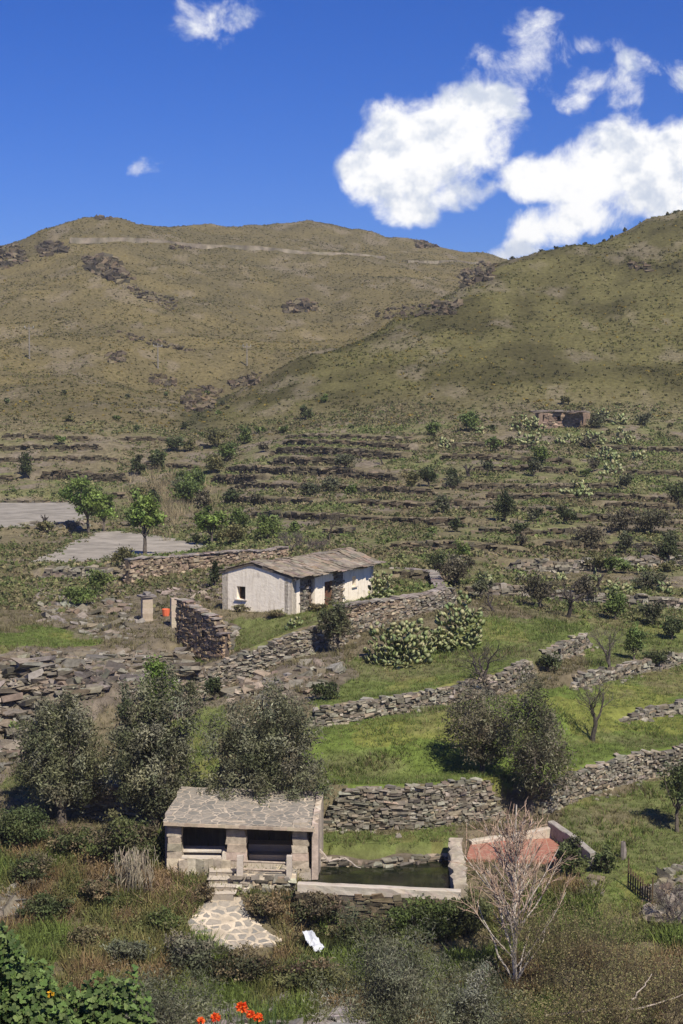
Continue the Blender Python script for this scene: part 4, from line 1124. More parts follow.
def fan_path():
    # crazy-paved fan running down from the steps
    poly = [(213, 899), (243, 900), (246, 915), (262, 930), (282, 942), (284, 950), (262, 948), (240, 962), (222, 955), (205, 948), (192, 938), (186, 925), (200, 908)]
    P3 = [G(x, y, 50) for x, y in poly]; p = np.array([[q.x, q.y] for q in P3])
    gx, gy = np.meshgrid(np.arange(p[:, 0].min(), p[:, 0].max(), .07), np.arange(p[:, 1].min(), p[:, 1].max(), .07), indexing='ij'); nx, ny = gx.shape
    jx = gx + (fbm(gx * 2, gy * 2, 3, 2) - .5) * .3; ins = inpoly(jx, gy, p)
    z = height(gx.ravel(), gy.ravel()).reshape(gx.shape); V = []; F = []
    idx = -np.ones(gx.shape, int); n = 0
    cell = ins[:-1, :-1] & ins[1:, :-1] & ins[:-1, 1:] & ins[1:, 1:]
    need = np.zeros(gx.shape, bool); need[:-1, :-1] |= cell; need[1:, :-1] |= cell; need[:-1, 1:] |= cell; need[1:, 1:] |= cell
    idx[need] = np.arange(need.sum()); V = np.c_[gx[need], gy[need], z[need] + .1]; m = len(V)
    i, j = np.nonzero(cell); F = np.stack([idx[i, j], idx[i + 1, j], idx[i + 1, j + 1], idx[i, j + 1]], 1)
    V2 = np.concatenate([V, V - (0, 0, .3)]); FF = [F, F[:, ::-1] + m]
    E = {}
    for f in F:
        for a in range(4):
            e = (f[a], f[(a + 1) % 4])
            if (e[1], e[0]) in E: del E[(e[1], e[0])]
            else: E[e] = 1
    S = np.array([[b_, a_, a_ + m, b_ + m] for a_, b_ in E]); me = mesh('stone_path', V2, np.concatenate(FF + [S]), MAT['crazy_paving_path'])
    ob = bpy.data.objects.new('stone_path', me); COL.objects.link(ob); ob['kind'] = 'structure'


fan_path()

# ------------------------------------------------------------------ vegetation
def leaves(g, c, size, asp, cols, up=.25, out=None, fold=.0):
    """one quad leaf per centre; size length, asp width/length"""
    n = len(c); d = RNG.normal(0, 1, (n, 3))
    if out is not None: d = d + out
    d[:, 2] += up; d /= np.linalg.norm(d, axis=1)[:, None] + 1e-9
    s = np.cross(d, RNG.normal(0, 1, (n, 3))); s /= np.linalg.norm(s, axis=1)[:, None] + 1e-9
    L = (np.broadcast_to(size, (n,)) * RNG.uniform(.65, 1.35, n))[:, None]; w = L * asp * .5
    V = np.stack([c - d * L * .5, c + s * w, c + d * L * .5, c - s * w], 1).reshape(-1, 3)
    F = np.arange(n * 4).reshape(n, 4); g.add(V, F, np.repeat(cols, 4, axis=0))


def crown_points(cen, rad, n, ncl, tight=.16, shell=.55, flat=-.35, seed_c=None):
    """clump centres inside an ellipsoid (mostly near its surface) and leaf points around them"""
    k = 0; C = []
    while len(C) < ncl:
        d = RNG.normal(0, 1, 3); d /= np.linalg.norm(d); r = RNG.uniform(shell, 1) if RNG.random() < .8 else RNG.uniform(.1, shell)
        lump = .42 + 1.05 * float(fbm(np.array([d[0] * 1.6 + d[2] + cen[0]]), np.array([d[1] * 1.6 - d[2] + cen[1]]), 2, 5)[0])
        q = d * r * lump
        if q[2] < flat: continue
        C.append(q)
    C = np.array(C); w = RNG.uniform(.35, 1.5, ncl); w /= w.sum(); i = RNG.choice(ncl, n, p=w)
    cl = RNG.uniform(.7, 1.35, ncl)
    P_ = C[i] + RNG.normal(0, tight, (n, 3)) * cl[i][:, None] * np.array([1, 1, .85])
    return np.asarray(cen) + P_ * np.asarray(rad), np.asarray(cen) + C * np.asarray(rad), i


def bent(a, b, n=6, wob=.08):
    a = np.array(a, float); b = np.array(b, float); t = np.linspace(0, 1, n)[:, None]; L = np.linalg.norm(b - a)
    o = RNG.normal(0, wob * L, (n, 3)) * np.sin(t * math.pi); return a + (b - a) * t + o * .6


def tree(name, label, cat, px, v, width, height_px, nl, leaf, asp, cols, ncl=60, tight=.16, trunk=.12, bark=(.12, .10, .08), parts=1, group=None, crown_lo=.25, Y=None, wood=True, rnd=.15, shell=.5, up=.2, flat=-.6, lean=(0, 0), tw=0, mat='leaf', ncc=None, fwd=0.0):
    """leafy tree or shrub; width/height of the crown in photo pixels turned into metres at its real distance"""
    b = P(px, v, Y) if Y else G(px, v)
    if Y: b.z = H1(b.x, b.y)
    s = b.y / FPX; W = width * s; Ht = height_px * s; root = thing(name, label, cat, b, group)
    rz = Ht * (1 - crown_lo) / 2; cen = np.array([b.x + lean[0] * s, b.y - fwd, b.z + Ht * crown_lo + rz]); rad = np.array([W / 2, W / 2 * .85, rz])
    ncc = ncc or ncl
    pts, cl, idx = crown_points(cen, rad * (.92, .92, .92), nl, ncl, tight, shell, flat)
    cc = mixcol(cols, ncl, v=.27)[idx]; cc = np.clip(cc * (1 + RNG.normal(0, rnd, (nl, 1))), .004, 1)
    gd = height(pts[:, 0], pts[:, 1]); pts[:, 2] = np.maximum(pts[:, 2], gd + .03)
    g = Geo(); leaves(g, pts, leaf, asp, cc, up)
    ob = g.build('crown' if crown_lo > .1 else 'foliage', MAT[mat], root)
    if wood:
        t = Geo(); fork = np.array([b.x + lean[0] * s * .3, b.y, b.z + Ht * max(crown_lo, .12) * .9]); base = np.array([b.x, b.y, b.z - .3])
        tube(t, bent(base, fork, 6, .05), np.linspace(trunk * 1.35, trunk * .9, 6), bark, 7)
        for k in range(min(len(cl), 9)):
            e = cl[k]; m = bent(fork, e, 6, .1); tube(t, m, np.linspace(trunk * .5, trunk * .1, 6), bark, 5)
            for _ in range(3):
                j = RNG.integers(0, len(cl)); 
                if np.linalg.norm(cl[j] - m[3]) < W * .45: tube(t, bent(m[3], cl[j], 5, .12), np.linspace(trunk * .2, trunk * .05, 5), bark, 4)
        if tw:
            for k in range(tw):
                j = RNG.integers(0, len(cl)); d = RNG.normal(0, 1, 3); d[2] = abs(d[2]); e = cl[j] + d / np.linalg.norm(d) * W * RNG.uniform(.08, .2); tube(t, bent(cl[j], e, 3, .1), [trunk * .07, trunk * .03, trunk * .015], bark, 3)
        t.build('trunk', MAT['bark'], root)
    return root


OLIVE = [[.13, .138, .072], [.165, .172, .098], [.23, .225, .15], [.09, .10, .048], [.19, .188, .115]]
ALMOND = [[.16, .225, .05], [.20, .265, .07], [.125, .185, .045]]
DKGREEN = [[.055, .075, .026], [.075, .10, .035], [.095, .115, .045]]
GREYBUSH = [[.15, .155, .10], [.18, .17, .12], [.11, .115, .07]]
BROWN = [[.17, .135, .075], [.22, .165, .095], [.12, .10, .055]]
BRIGHT = [[.12, .19, .035], [.15, .22, .045]]
YEL = [[.11, .115, .04], [.14, .135, .05]]

tree('olive_tree', 'dense dark olive tree at the left edge under the rock outcrop', 'olive tree', 62, 812, 102, 150, 31000, .155, .34, OLIVE, 230, .088, .2, crown_lo=-.06, Y=64.3, shell=.6)
tree('olive_tree', 'dense olive tree just left of the wash house with a bright green shoot on top', 'olive tree', 154, 822, 108, 160, 35000, .155, .34, OLIVE, 250, .088, .2, crown_lo=-.06, Y=64.0, shell=.6)
tree('olive_tree', 'round dark olive tree whose crown hangs over the wash house roof', 'olive tree', 264, 795, 128, 122, 33000, .155, .34, OLIVE, 240, .088, .2, crown_lo=-.12, Y=65.3, shell=.6, fwd=1.7)
tree('willow_tree', 'loose grey-green tree left of the pair, casting shade on the grass', 'tree', 482, 775, 96, 106, 11000, .16, .28, [[.17, .16, .10], [.21, .195, .13], [.115, .12, .06], [.18, .15, .10]], 120, .11, .12, crown_lo=-.05, Y=68.6, tw=160)
tree('willow_tree', 'taller grey-green tree right of the pair with a dark ivy-clad foot', 'tree', 528, 808, 88, 142, 12500, .16, .28, [[.165, .155, .10], [.20, .185, .12], [.11, .115, .058], [.09, .10, .045]], 130, .11, .13, crown_lo=-.04, Y=66.4, lean=(10, 0), tw=180)
tree('green_shrub', 'bright green shrub peeping out on top of the second olive tree', 'shrub', 161, 728, 44, 140, 3600, .14, .5, BRIGHT, 26, .15, .04, crown_lo=.4, Y=65.4)
# almond trees on the gravel
tree('almond_tree', 'fresh green almond tree on the left between the two gravel terraces', 'almond tree', 88, 533, 52, 56, 4200, .26, .6, ALMOND, 40, .13, .13, crown_lo=.25)
tree('almond_tree', 'fresh green almond tree with a forked trunk, second from the left on the gravel', 'almond tree', 104, 532, 32, 40, 2600, .26, .6, ALMOND, 28, .14, .11, crown_lo=.28)
tree('almond_tree', 'tall slim almond tree with a dark upright trunk in front of the lower gravel', 'almond tree', 145, 556, 37, 72, 4600, .26, .6, ALMOND, 40, .12, .14, crown_lo=.28)
tree('almond_tree', 'small almond tree at the right tip of the lower gravel terrace', 'almond tree', 213, 545, 34, 36, 2400, .26, .6, ALMOND, 26, .14, .1, crown_lo=.3, lean=(-5, 0))
tree('small_tree', 'young leafy tree casting a dark shadow on the slope at the right edge', 'tree', 677, 832, 50, 70, 2600, .13, .5, [[.10, .13, .045], [.08, .105, .036], [.12, .14, .065]], 40, .14, .08, crown_lo=.35, tw=40)
# near shrubs
tree('shrub', 'feathery olive-brown shrub growing against the descending stone wall', 'shrub', 338, 672, 42, 56, 3600, .17, .4, [[.10, .105, .05], [.075, .08, .04], [.12, .11, .065]], 36, .15, .06, crown_lo=.04, Y=84.5, tw=50)
tree('shrub', 'wide dark green bush with dry reeds hanging from it left of the wash house', 'shrub', 131, 884, 76, 60, 9000, .13, .5, [[.08, .10, .035], [.10, .12, .045], [.115, .115, .055], [.13, .105, .065]], 60, .14, .06, crown_lo=0, Y=60.5)
tree('shrub', 'bright leafy shrub at the right front corner of the wash house', 'shrub', 303, 874, 34, 44, 2600, .13, .55, [[.095, .14, .04], [.12, .16, .05], [.075, .11, .03]], 30, .16, .04, crown_lo=0, Y=58.9)
tree('shrub', 'round green shrub in front of the red basin side wall', 'shrub', 571, 884, 40, 40, 3000, .13, .55, [[.09, .125, .04], [.12, .145, .05], [.14, .16, .07]], 30, .15, .05, crown_lo=0, Y=60)
tree('shrub', 'small dark shrub between the red basin and the stake fence', 'shrub', 604, 884, 26, 28, 1400, .13, .5, DKGREEN, 20, .16, .04, crown_lo=0, Y=60.5)
for px, v, w, h, c, l in (
        (466, 936, 54, 50, [[.10, .12, .045], [.13, .14, .06]], 'green shrub in front of the near end of the tank wall, behind the white-barked tree'), (45, 922, 56, 30, DKGREEN + YEL, 'green bramble right of the grey boulders at the left edge'), (128, 965, 50, 30, GREYBUSH, 'grey shrub in the dry grass above the left foreground bush'), (205, 905, 22, 22, BROWN, 'small brown shrub at the foot of the steps'), (100, 905, 44, 30, BROWN + DKGREEN, 'dark brown bramble between the goat track and the dry grass'), (85, 950, 50, 26, [[.14, .13, .06], [.18, .15, .08]], 'straw-green shrub above the lobed leaves'), (165, 935, 40, 26, [[.10, .13, .04], [.14, .15, .06]], 'green shrub at the left of the fan path in the dry grass'),
        (18, 850, 70, 50, DKGREEN, 'dark green bramble thicket at the left edge below the first olive tree'),
        (70, 858, 60, 34, BROWN + DKGREEN, 'reddish-brown bramble beside the goat track on the left'),
        (30, 884, 60, 34, [[.10, .125, .045], [.075, .095, .035], [.15, .13, .075]], 'mixed green bramble above the grey boulders at the left edge'),
        (266, 920, 48, 30, BROWN + [[.06, .06, .03]], 'reddish-brown bramble below the wash house landing'),
        (316, 920, 64, 32, [[.12, .10, .06], [.09, .095, .045], [.16, .12, .08]], 'brown shrub hanging on the wall left of the pond'),
        (366, 915, 70, 36, [[.085, .105, .038], [.12, .12, .055], [.07, .085, .032]], 'green creeper bush on the wall under the middle of the tank rim'),
        (426, 925, 84, 44, [[.09, .125, .035], [.12, .155, .045], [.07, .09, .028]], 'leafy green bush on the wall under the right end of the tank rim'),
        (240, 985, 90, 40, BROWN + [[.07, .075, .035], [.06, .065, .03]], 'red-brown ground shrub between the fan path and the grey slab'),
        (315, 992, 96, 34, [[.11, .125, .045], [.14, .14, .06], [.085, .095, .038], [.16, .115, .07]], 'olive-green ground shrub below the dark pond'),
        (400, 975, 70, 44, [[.095, .115, .04], [.12, .135, .055]], 'low green shrub right of the white sheet'),
        (190, 972, 66, 40, [[.14, .145, .09], [.11, .12, .07], [.18, .17, .12]], 'pale grey-green shrub left of the fan path')):
    tree('shrub', l, 'shrub', px, v, w, h, int(w * h * 2.2), .12, .45, c, 50, .16, .04, crown_lo=0, shell=.3, Y=56.9 if 'wall' in l and 'tank rim' in l else None, wood=True, tw=25)

# foreground grey bushes
GG = [[.13, .14, .082], [.165, .17, .11], [.21, .205, .15], [.10, .11, .06]]
tree('grey_bush', 'grey-green fine-leaved bush in the left foreground beside the leafy plant', 'bush', 160, 1060, 160, 150, 17000, .11, .22, GG, 110, .12, .05, crown_lo=0, Y=38, tw=260, shell=.35)
tree('grey_bush', 'tall grey-green bush with upright shoots in the centre foreground', 'bush', 395, 1085, 160, 178, 24000, .12, .2, GG, 150, .11, .07, crown_lo=0, Y=44, tw=300, shell=.35, up=.9)
tree('grey_bush', 'grey-green bush with a patch of pale blossom next to the bare white tree', 'bush', 478, 1062, 110, 124, 13000, .12, .22, GG + [[.3, .3, .24]], 110, .12, .07, crown_lo=0, Y=45, tw=160, shell=.35)


def tufts(name, X, Y, h, w, nb, cols, kind='stuff', lean=.35, mat='leaf', zoff=0.0, blob=False, label=None, leafw=.35):
    """many small plants: nb blades or leaf faces each"""
    n = len(X); Z = height(X, Y) + zoff; h = np.broadcast_to(h, (n,)); w = np.broadcast_to(w, (n,)); g = Geo()
    c0 = np.repeat(np.c_[X, Y, Z], nb, axis=0); hh = np.repeat(h, nb) * RNG.uniform(.5, 1.2, n * nb); ww = np.repeat(w, nb); cc = np.repeat(cols, nb, axis=0) * (1 + RNG.normal(0, .16, (n * nb, 1)))
    N = n * nb
    if blob:
        d = RNG.normal(0, 1, (N, 3)); d /= np.linalg.norm(d, axis=1)[:, None]; d[:, 2] = np.abs(d[:, 2])
        c = c0 + d * np.c_[ww * .5, ww * .5, hh] * RNG.uniform(.5, 1, (N, 1)); leaves(g, c, ww * leafw, .7, np.clip(cc, .004, 1), .2)
    else:
        a = RNG.uniform(0, 2 * math.pi, N); r = RNG.uniform(0, .5, N) * ww; b = c0 + np.c_[np.cos(a) * r, np.sin(a) * r, np.zeros(N)]
        t = b + np.c_[np.cos(a) * hh * lean * RNG.uniform(0, 2, N), np.sin(a) * hh * lean * RNG.uniform(0, 2, N), hh]
        p_ = RNG.uniform(0, math.pi, N); bw = np.clip(hh * .1, .012, .026); sx = np.c_[np.cos(p_) * bw, np.sin(p_) * bw, np.zeros(N)]
        V = np.stack([b - sx, b + sx, t], 1).reshape(-1, 3); g.add(V, np.arange(N * 3).reshape(N, 3), np.repeat(np.clip(cc, .004, 1), 3, axis=0))
    ob = g.build(name, MAT[mat]); ob['kind'] = kind
    if label: ob['label'] = label
    return ob


def blocked(X, Y):
    m = np.zeros(len(X), bool)
    for poly, z, mg in FLATS:
        if poly is FLATS[0][0]: m |= inpoly(X, Y, [hp(-.1, -.1), hp(HL, -.1), hp(HL, HW), hp(-.1, HW)])
        else: m |= inpoly(X, Y, poly)
    for w in WALLS:
        p = w['p']
        for i in range(len(p) - 1):
            t = p[i + 1] - p[i]; l = np.hypot(*t); t = t / l; rx = X - p[i, 0]; ry = Y - p[i, 1]; s = np.clip(rx * t[0] + ry * t[1], 0, l)
            m |= np.hypot(rx - s * t[0], ry - s * t[1]) < w['thick'] * .8
    px, v = project(X, Y, height(X, Y)); m |= inpoly(px, v, [(211, 895), (248, 895), (290, 945), (262, 955), (240, 966), (182, 930)]) & (Y < 62)
    return m


def region(n, y0, y1, wide=.25, power=1.0):
    Y = y0 + (y1 - y0) * RNG.random(n) ** power; X = RNG.uniform(-wide, wide, n) * Y; k = ~blocked(X, Y); return X[k], Y[k]


# hillside scrub
X, Y = region(100000, 200, 570, .32); Z = height(X, Y); px, v = project(X, Y, Z); k = (v < 470) & (RNG.random(len(X)) < np.clip(.35 + 1.3 * (fbm(X / 12, Y / 12, 4, 23) - .35), .12, 1)); X, Y, Z = X[k], Y[k], Z[k]
base = cover_col(X, Y, Z); mod = fbm(X / 22, Y / 22, 3, 61)[:, None]
gold = np.array([.20, .15, .035]); dark = np.array([.07, .072, .034]); r = RNG.random((len(X), 1))
cl = np.where(r < .10, gold, np.where(r < .22, dark, base * [.95, 1.05, .85])); cl = cl * (.8 + .5 * mod)
tufts('hill_scrub', X, Y, RNG.uniform(.1, .28, len(X)), RNG.uniform(.3, .8, len(X)), 6, cl, blob=True, mat='dry_leaf', label='low yellow-brown scrub covering the mountain slopes', leafw=.5)
# scrub of the terraced slope
X, Y = region(72000, 96, 212, .34); Z = height(X, Y); g_, r_, n_, n2_ = cover(X, Y, Z); k = RNG.random(len(X)) < (1 - .7 * r_) * np.clip((fbm(X / 5, Y / 7, 4, 177) - .36) * 5, .12, 1); X, Y, Z, g_ = X[k], Y[k], Z[k], g_[k]
r = RNG.random((len(X), 1)); patch = fbm(X / 6, Y / 6, 3, 77)[:, None]
cl = np.where(r < .28, [.105, .12, .045], np.where(r < .6, [.15, .14, .07], np.where(r < .84, [.19, .155, .09], [.08, .09, .042]))) * 1.22 * (.7 + .6 * patch) * (1 + g_[:, None] * [-.15, .25, -.3])
tufts('slope_scrub', X, Y, RNG.uniform(.12, .42, len(X)) * (.6 + patch[:, 0]), RNG.uniform(.25, .8, len(X)), 8, cl, blob=True, mat='dry_leaf', label='low scrub and weeds on the terraced slope', leafw=.4)
# grass of the near terraces
X, Y = region(94000, 50, 112, .36); Z = height(X, Y); g_, r_, n_, n2_ = cover(X, Y, Z); k = RNG.random(len(X)) < (1 - .62 * r_) * (.5 + .5 * g_); X, Y, Z, g_, n_, n2_ = X[k], Y[k], Z[k], g_[k], n_[k], n2_[k]
big = np.clip((fbm(X / 2.2, Y / 2.2, 3, 99) - .5) * 5, 0, 1)
cl = np.where(g_[:, None] > RNG.random((len(X), 1)) * .7 + .1, np.array([.14, .185, .046]), np.array([.165, .15, .072])) * (.7 + .6 * n2_[:, None]); dry = RNG.random(len(X)) < .16; cl[dry] = cl[dry] * .3 + np.array([.22, .18, .09]) * .7
tufts('grass', X, Y, .08 + .12 * big + RNG.uniform(0, .06, len(X)) + (1 - g_) * .05, RNG.uniform(.2, .45, len(X)), 7, cl, label='grass and weeds on the near terraces', lean=.6)
# rough vegetation near the stream
X, Y = region(28000, 50, 64, .34); Z = height(X, Y); px, v = project(X, Y, Z); patch = fbm(X / 1.6, Y / 1.6, 3, 31); k = (v > 836) & ((px < 290) | (v > 880)) & (patch > .36) & ~((px > 555) & (v < 885)) & ~((px > 598) & (v < 930)); X, Y, patch, px, v = X[k], Y[k], patch[k], px[k], v[k]
r = RNG.random((len(X), 1)); hue = fbm(X / 2.2, Y / 2.2, 3, 41)[:, None] - .03
cl = np.where(hue > .61, [.19, .14, .085], np.where(hue > .545, [.16, .15, .07], np.where(hue > .46, [.125, .14, .055], [.11, .15, .045]))) * np.where(r < .3, 1.35, .9)
tufts('undergrowth', X, Y, RNG.uniform(.1, .75, len(X)) * (patch * 1.6), RNG.uniform(.3, .7, len(X)), 20, cl, blob=True, mat='dry_leaf', label='brown and green undergrowth along the stream bed', leafw=.15)
k = RNG.random(len(X)) < .5; tufts('tall_grass', X[k], Y[k], RNG.uniform(.3, .7, k.sum()), .5, 12, cl[k] * [1.25, 1.2, 1.0], mat='dry_leaf', lean=.5, label='tall dry and green grass along the stream bed')
X, Y = region(5000, 54, 64, .25); Z = height(X, Y); px, v = project(X, Y, Z); k = inpoly(px, v, [(150, 872), (215, 872), (215, 905), (190, 925), (140, 905)]); X, Y = X[k], Y[k]
tufts('dry_grass', X, Y, RNG.uniform(.3, .6, len(X)), .4, 10, vary((.34, .24, .155), len(X), .2), mat='dry_leaf', label='matted reddish dry grass in front of the wash house', lean=1.1)
# dry reeds above the gravel
X = RNG.uniform(0, 1, 1500); q = [G(168 + 17 * RNG.normal(), 500 + 12 * RNG.normal()) for _ in range(420)]; X = np.array([a_.x for a_ in q]); Y = np.array([a_.y for a_ in q])
ob = tufts('reed_bed', X, Y, RNG.uniform(.4, 1.3, len(X)), 1.3, 16, vary((.30, .25, .15), len(X), .22), mat='dry_leaf', lean=.5); ob['label'] = 'bed of pale dry reeds behind the lower gravel terrace'

# ---- shrubs and small trees of the slope, each its own thing
SG = 'shrubs scattered over the terraced slope'
SL = [(158, 470, 18, 20, 'd', 'dark evergreen bush above the dry reed bed, right of its twin'), (137, 478, 16, 20, 'd', 'dark evergreen bush above the dry reed bed, left of its twin'), (27, 478, 18, 22, 'd', 'dark bush on the terrace above the upper gravel'),
      (187, 505, 34, 26, 'g', 'fresh green shrub among the dry reeds'), (196, 492, 26, 22, 'g', 'fresh green shrub above the one among the reeds'), (214, 474, 26, 20, 'y', 'yellow-green shrub at the left end of the dark terrace walls'),
      (226, 462, 24, 18, 'g', 'green shrub left of the third dark terrace wall'), (245, 444, 20, 16, 'g', 'green shrub left of the uppermost dark terrace wall'), (215, 448, 24, 18, 'y', 'yellow-green shrub at the mouth of the gully'),
      (240, 530, 24, 24, 'g', 'green shrub left of the bare bush behind the farmhouse'), (268, 540, 26, 26, 'g', 'light green leafy shrub touching the rear of the farmhouse roof'), (232, 545, 30, 22, 'y', 'yellow-green shrub above the curved enclosure wall'),
      (352, 498, 14, 14, 'g', 'little light green bush left of the round dark pair'), (330, 492, 22, 16, 'o', 'grey-green bush on the fourth terrace under the dark walls'), (310, 496, 26, 16, 'o', 'olive bush just right of the second reed terrace'),
      (412, 490, 20, 18, 'y', 'olive-yellow round bush, left of the round dark pair'), (429, 487, 22, 22, 'd', 'dark green round bush, right of the round dark pair'), (452, 490, 18, 18, 'o', 'grey-green bush right of the round dark bush'),
      (443, 514, 22, 20, 'o', 'grey-green bush below the terrace of the round dark bush'), (455, 532, 16, 14, 'd', 'dark thorny bush under the grey-green one'), (306, 420, 18, 14, 'd', 'dark green bush at the foot of the right hill, well left of the hut'),
      (505, 522, 22, 30, 'd', 'dark upright shrub, left one of the twin shrubs in the middle of the slope'), (566, 524, 24, 20, 'd', 'dark round shrub, right one of the twin shrubs in the middle of the slope'), (536, 522, 14, 14, 'o', 'small olive shrub between the twin dark shrubs'),
      (520, 536, 16, 16, 'd', 'dark small shrub just below the twin dark shrubs'), (487, 477, 14, 18, 'o', 'small olive tree on the terrace wall, left of its neighbour'), (534, 477, 16, 18, 'o', 'small olive tree on the terrace wall, right of its neighbour'),
      (678, 510, 30, 26, 'd', 'dark bush cut by the right edge above the wide dark bush'), (648, 534, 54, 26, 'k', 'wide dark brown-green bush in the right part of the slope'), (622, 532, 30, 22, 'k', 'brownish bush touching the wide dark one on its left'),
      (668, 566, 28, 28, 'd', 'dark green bush near the right edge under the wide dark one'), (590, 550, 40, 24, 'k', 'grey-brown bush in the scrub left of the wide dark one'), (615, 620, 30, 34, 'g', 'leafy green bush right of the bare branching tree'),
      (652, 626, 30, 24, 'o', 'olive bush on the grey terrace near the right edge'), (540, 608, 44, 34, 'k', 'grey-brown bush in front of the grey terrace wall'), (585, 604, 30, 30, 'k', 'grey-brown bush behind the bare branching tree'),
      (600, 572, 30, 18, 'y', 'yellow-green bush by the pale broken terrace wall'), (650, 590, 36, 18, 'o', 'olive bush just above the grey terrace wall at right'), (455, 588, 40, 36, 'k', 'grey bare-looking bush behind the corner of the yard wall'),
      (480, 600, 22, 26, 'o', 'grey-green bush right of the yard corner'), (548, 672, 26, 22, 'd', 'dark green weedy bush on the knoll beside the stone wall'), (655, 668, 26, 18, 'd', 'dark bush on the low broken wall under the almond trees'),
      (634, 660, 22, 36, 'g', 'thin leafy green sapling on the low broken wall'), (77, 606, 40, 22, 'g', 'green shrub left of the squat gate pillar'), (98, 594, 30, 24, 'g', 'leafy shrub under the lower gravel wall'),
      (125, 568, 22, 22, 'y', 'yellow-green shrub at the left end of the curved wall'), (45, 534, 16, 14, 'y', 'yellow-green shrub on the rubble bank of the upper gravel'), (215, 588, 14, 28, 'd', 'dark bush in the shade at the left corner of the farmhouse'),
      (240, 612, 20, 8, 't', 'dry tussock at the foot of the farmhouse gable, right of the corner'), (275, 618, 22, 9, 't', 'dry tussock at the foot of the farmhouse gable near the cactus'), (318, 612, 20, 9, 't', 'dry tussock in front of the bare stone patch of the farmhouse'),
      (344, 598, 16, 10, 't', 'dry tussock right of the farmhouse door'), (395, 660, 24, 18, 'g', 'small green shrub below the large prickly pear'), (325, 700, 26, 18, 'd', 'dark shrub at the left end of the wall above the bright grass'),
      (215, 700, 22, 26, 'd', 'small dark conifer-like bush left of the rocks below the capped wall'), (20, 742, 22, 16, 'g', 'small bright shrub at the foot of the rock outcrop'), (510, 448, 14, 10, 'y', 'small shrub left of the stone hut cactus patch'),
      (598, 428, 28, 14, 'o', 'grey-green bush right of the stone hut'), (643, 426, 20, 12, 'o', 'grey-green bush in the cactus field near the right edge'), (470, 432, 22, 20, 'g', 'green bush left of the stone hut cactus'), (432, 436, 14, 14, 'g', 'tiny green tree at the foot of the hill, midway to the hut'),
      (495, 452, 16, 14, 'g', 'small green bush one terrace under the first cactus patch'), (155, 462, 14, 10, 'y', 'yellowish bush right of the mouth terrace wall'), (60, 446, 12, 10, 'g', 'tiny green bush on the topmost left terraces'), (345, 470, 30, 14, 'o', 'grey-green bush on the third dark terrace'),
      (625, 555, 22, 20, 'o', 'olive bush left of the dark green one near the right edge'), (672, 640, 26, 24, 'd', 'dark bush at the right edge above the green field'), (566, 846, 0, 0, '', '')]
PAL = dict(t=[[.19, .165, .085], [.15, .14, .07], [.22, .19, .11]], d=[[.05, .066, .026], [.07, .088, .034], [.09, .105, .045]], g=[[.13, .175, .05], [.165, .21, .06], [.10, .14, .042]], y=[[.14, .14, .055], [.175, .165, .07], [.11, .11, .045]],
           o=[[.10, .11, .06], [.125, .13, .075], [.08, .09, .045]], k=[[.125, .11, .07], [.155, .135, .09], [.09, .085, .05]])
for px, v, w, h, c, l in SL:
    if not w: continue
    Yd = G(px, v); lf = max(.14, 2.4 * Yd.y / FPX)
    tree('shrub', l, 'shrub', px, v, w, h * 1.05, int(min(2600, w * h * 2.6 + 120)), lf, .6, PAL[c], max(10, int(w * .9)), .19, .06, crown_lo=.04, group=SG, shell=.3)
r_ = np.random.default_rng(31)
for k in range(95):
    px, v = (r_.uniform(130, 300), r_.uniform(425, 545)) if k < 35 else (r_.uniform(420, 700), r_.uniform(425, 575)) if k < 75 else (r_.uniform(0, 700), r_.uniform(395, 440))
    Yd = G(px, v); 
    if blocked(np.array([Yd.x]), np.array([Yd.y]))[0]: continue
    w = r_.uniform(9, 24) * (1 if v > 440 else .55); h = w * r_.uniform(.55, 1.0); c = 'ogkdy'[r_.integers(0, 5)]
    tree('wild_shrub', 'small wild shrub, one of many alike dotted over the slope behind the farmhouse', 'shrub', px, v, w, h, int(min(900, w * h * 2.4 + 90)), 2.4 * Yd.y / FPX, .6, PAL[c], max(8, int(w)), .2, .05, crown_lo=0, group='small wild shrubs on the slope', shell=.3, wood=False)
for k in (0, 2, 3, 5, 7, 8, 11, 13, 15):
    px = (512, 524, 541, 556, 572, 585, 598, 612, 625, 640, 655, 668, 530, 604, 648, 676)[k]; s_, t_ = pix_dir(px, 300); Yr = np.arange(285, 345, .5); Xr = float(s_) * Yr; zr = height(Xr, Yr); i = int(np.argmax((zr - CZ) / Yr)); vv = float(project(Xr[i], Yr[i], zr[i])[1])
    tree('ridge_bush', 'small dark bush on the skyline of the right hill, one of a row alike', 'shrub', px, vv, r_.uniform(3.5, 7), r_.uniform(2, 4), 90, .4, .7, PAL['o'], 8, .2, .05, crown_lo=0, group='bushes on the skyline of the right hill', wood=False, Y=float(Yr[i]) - 1)


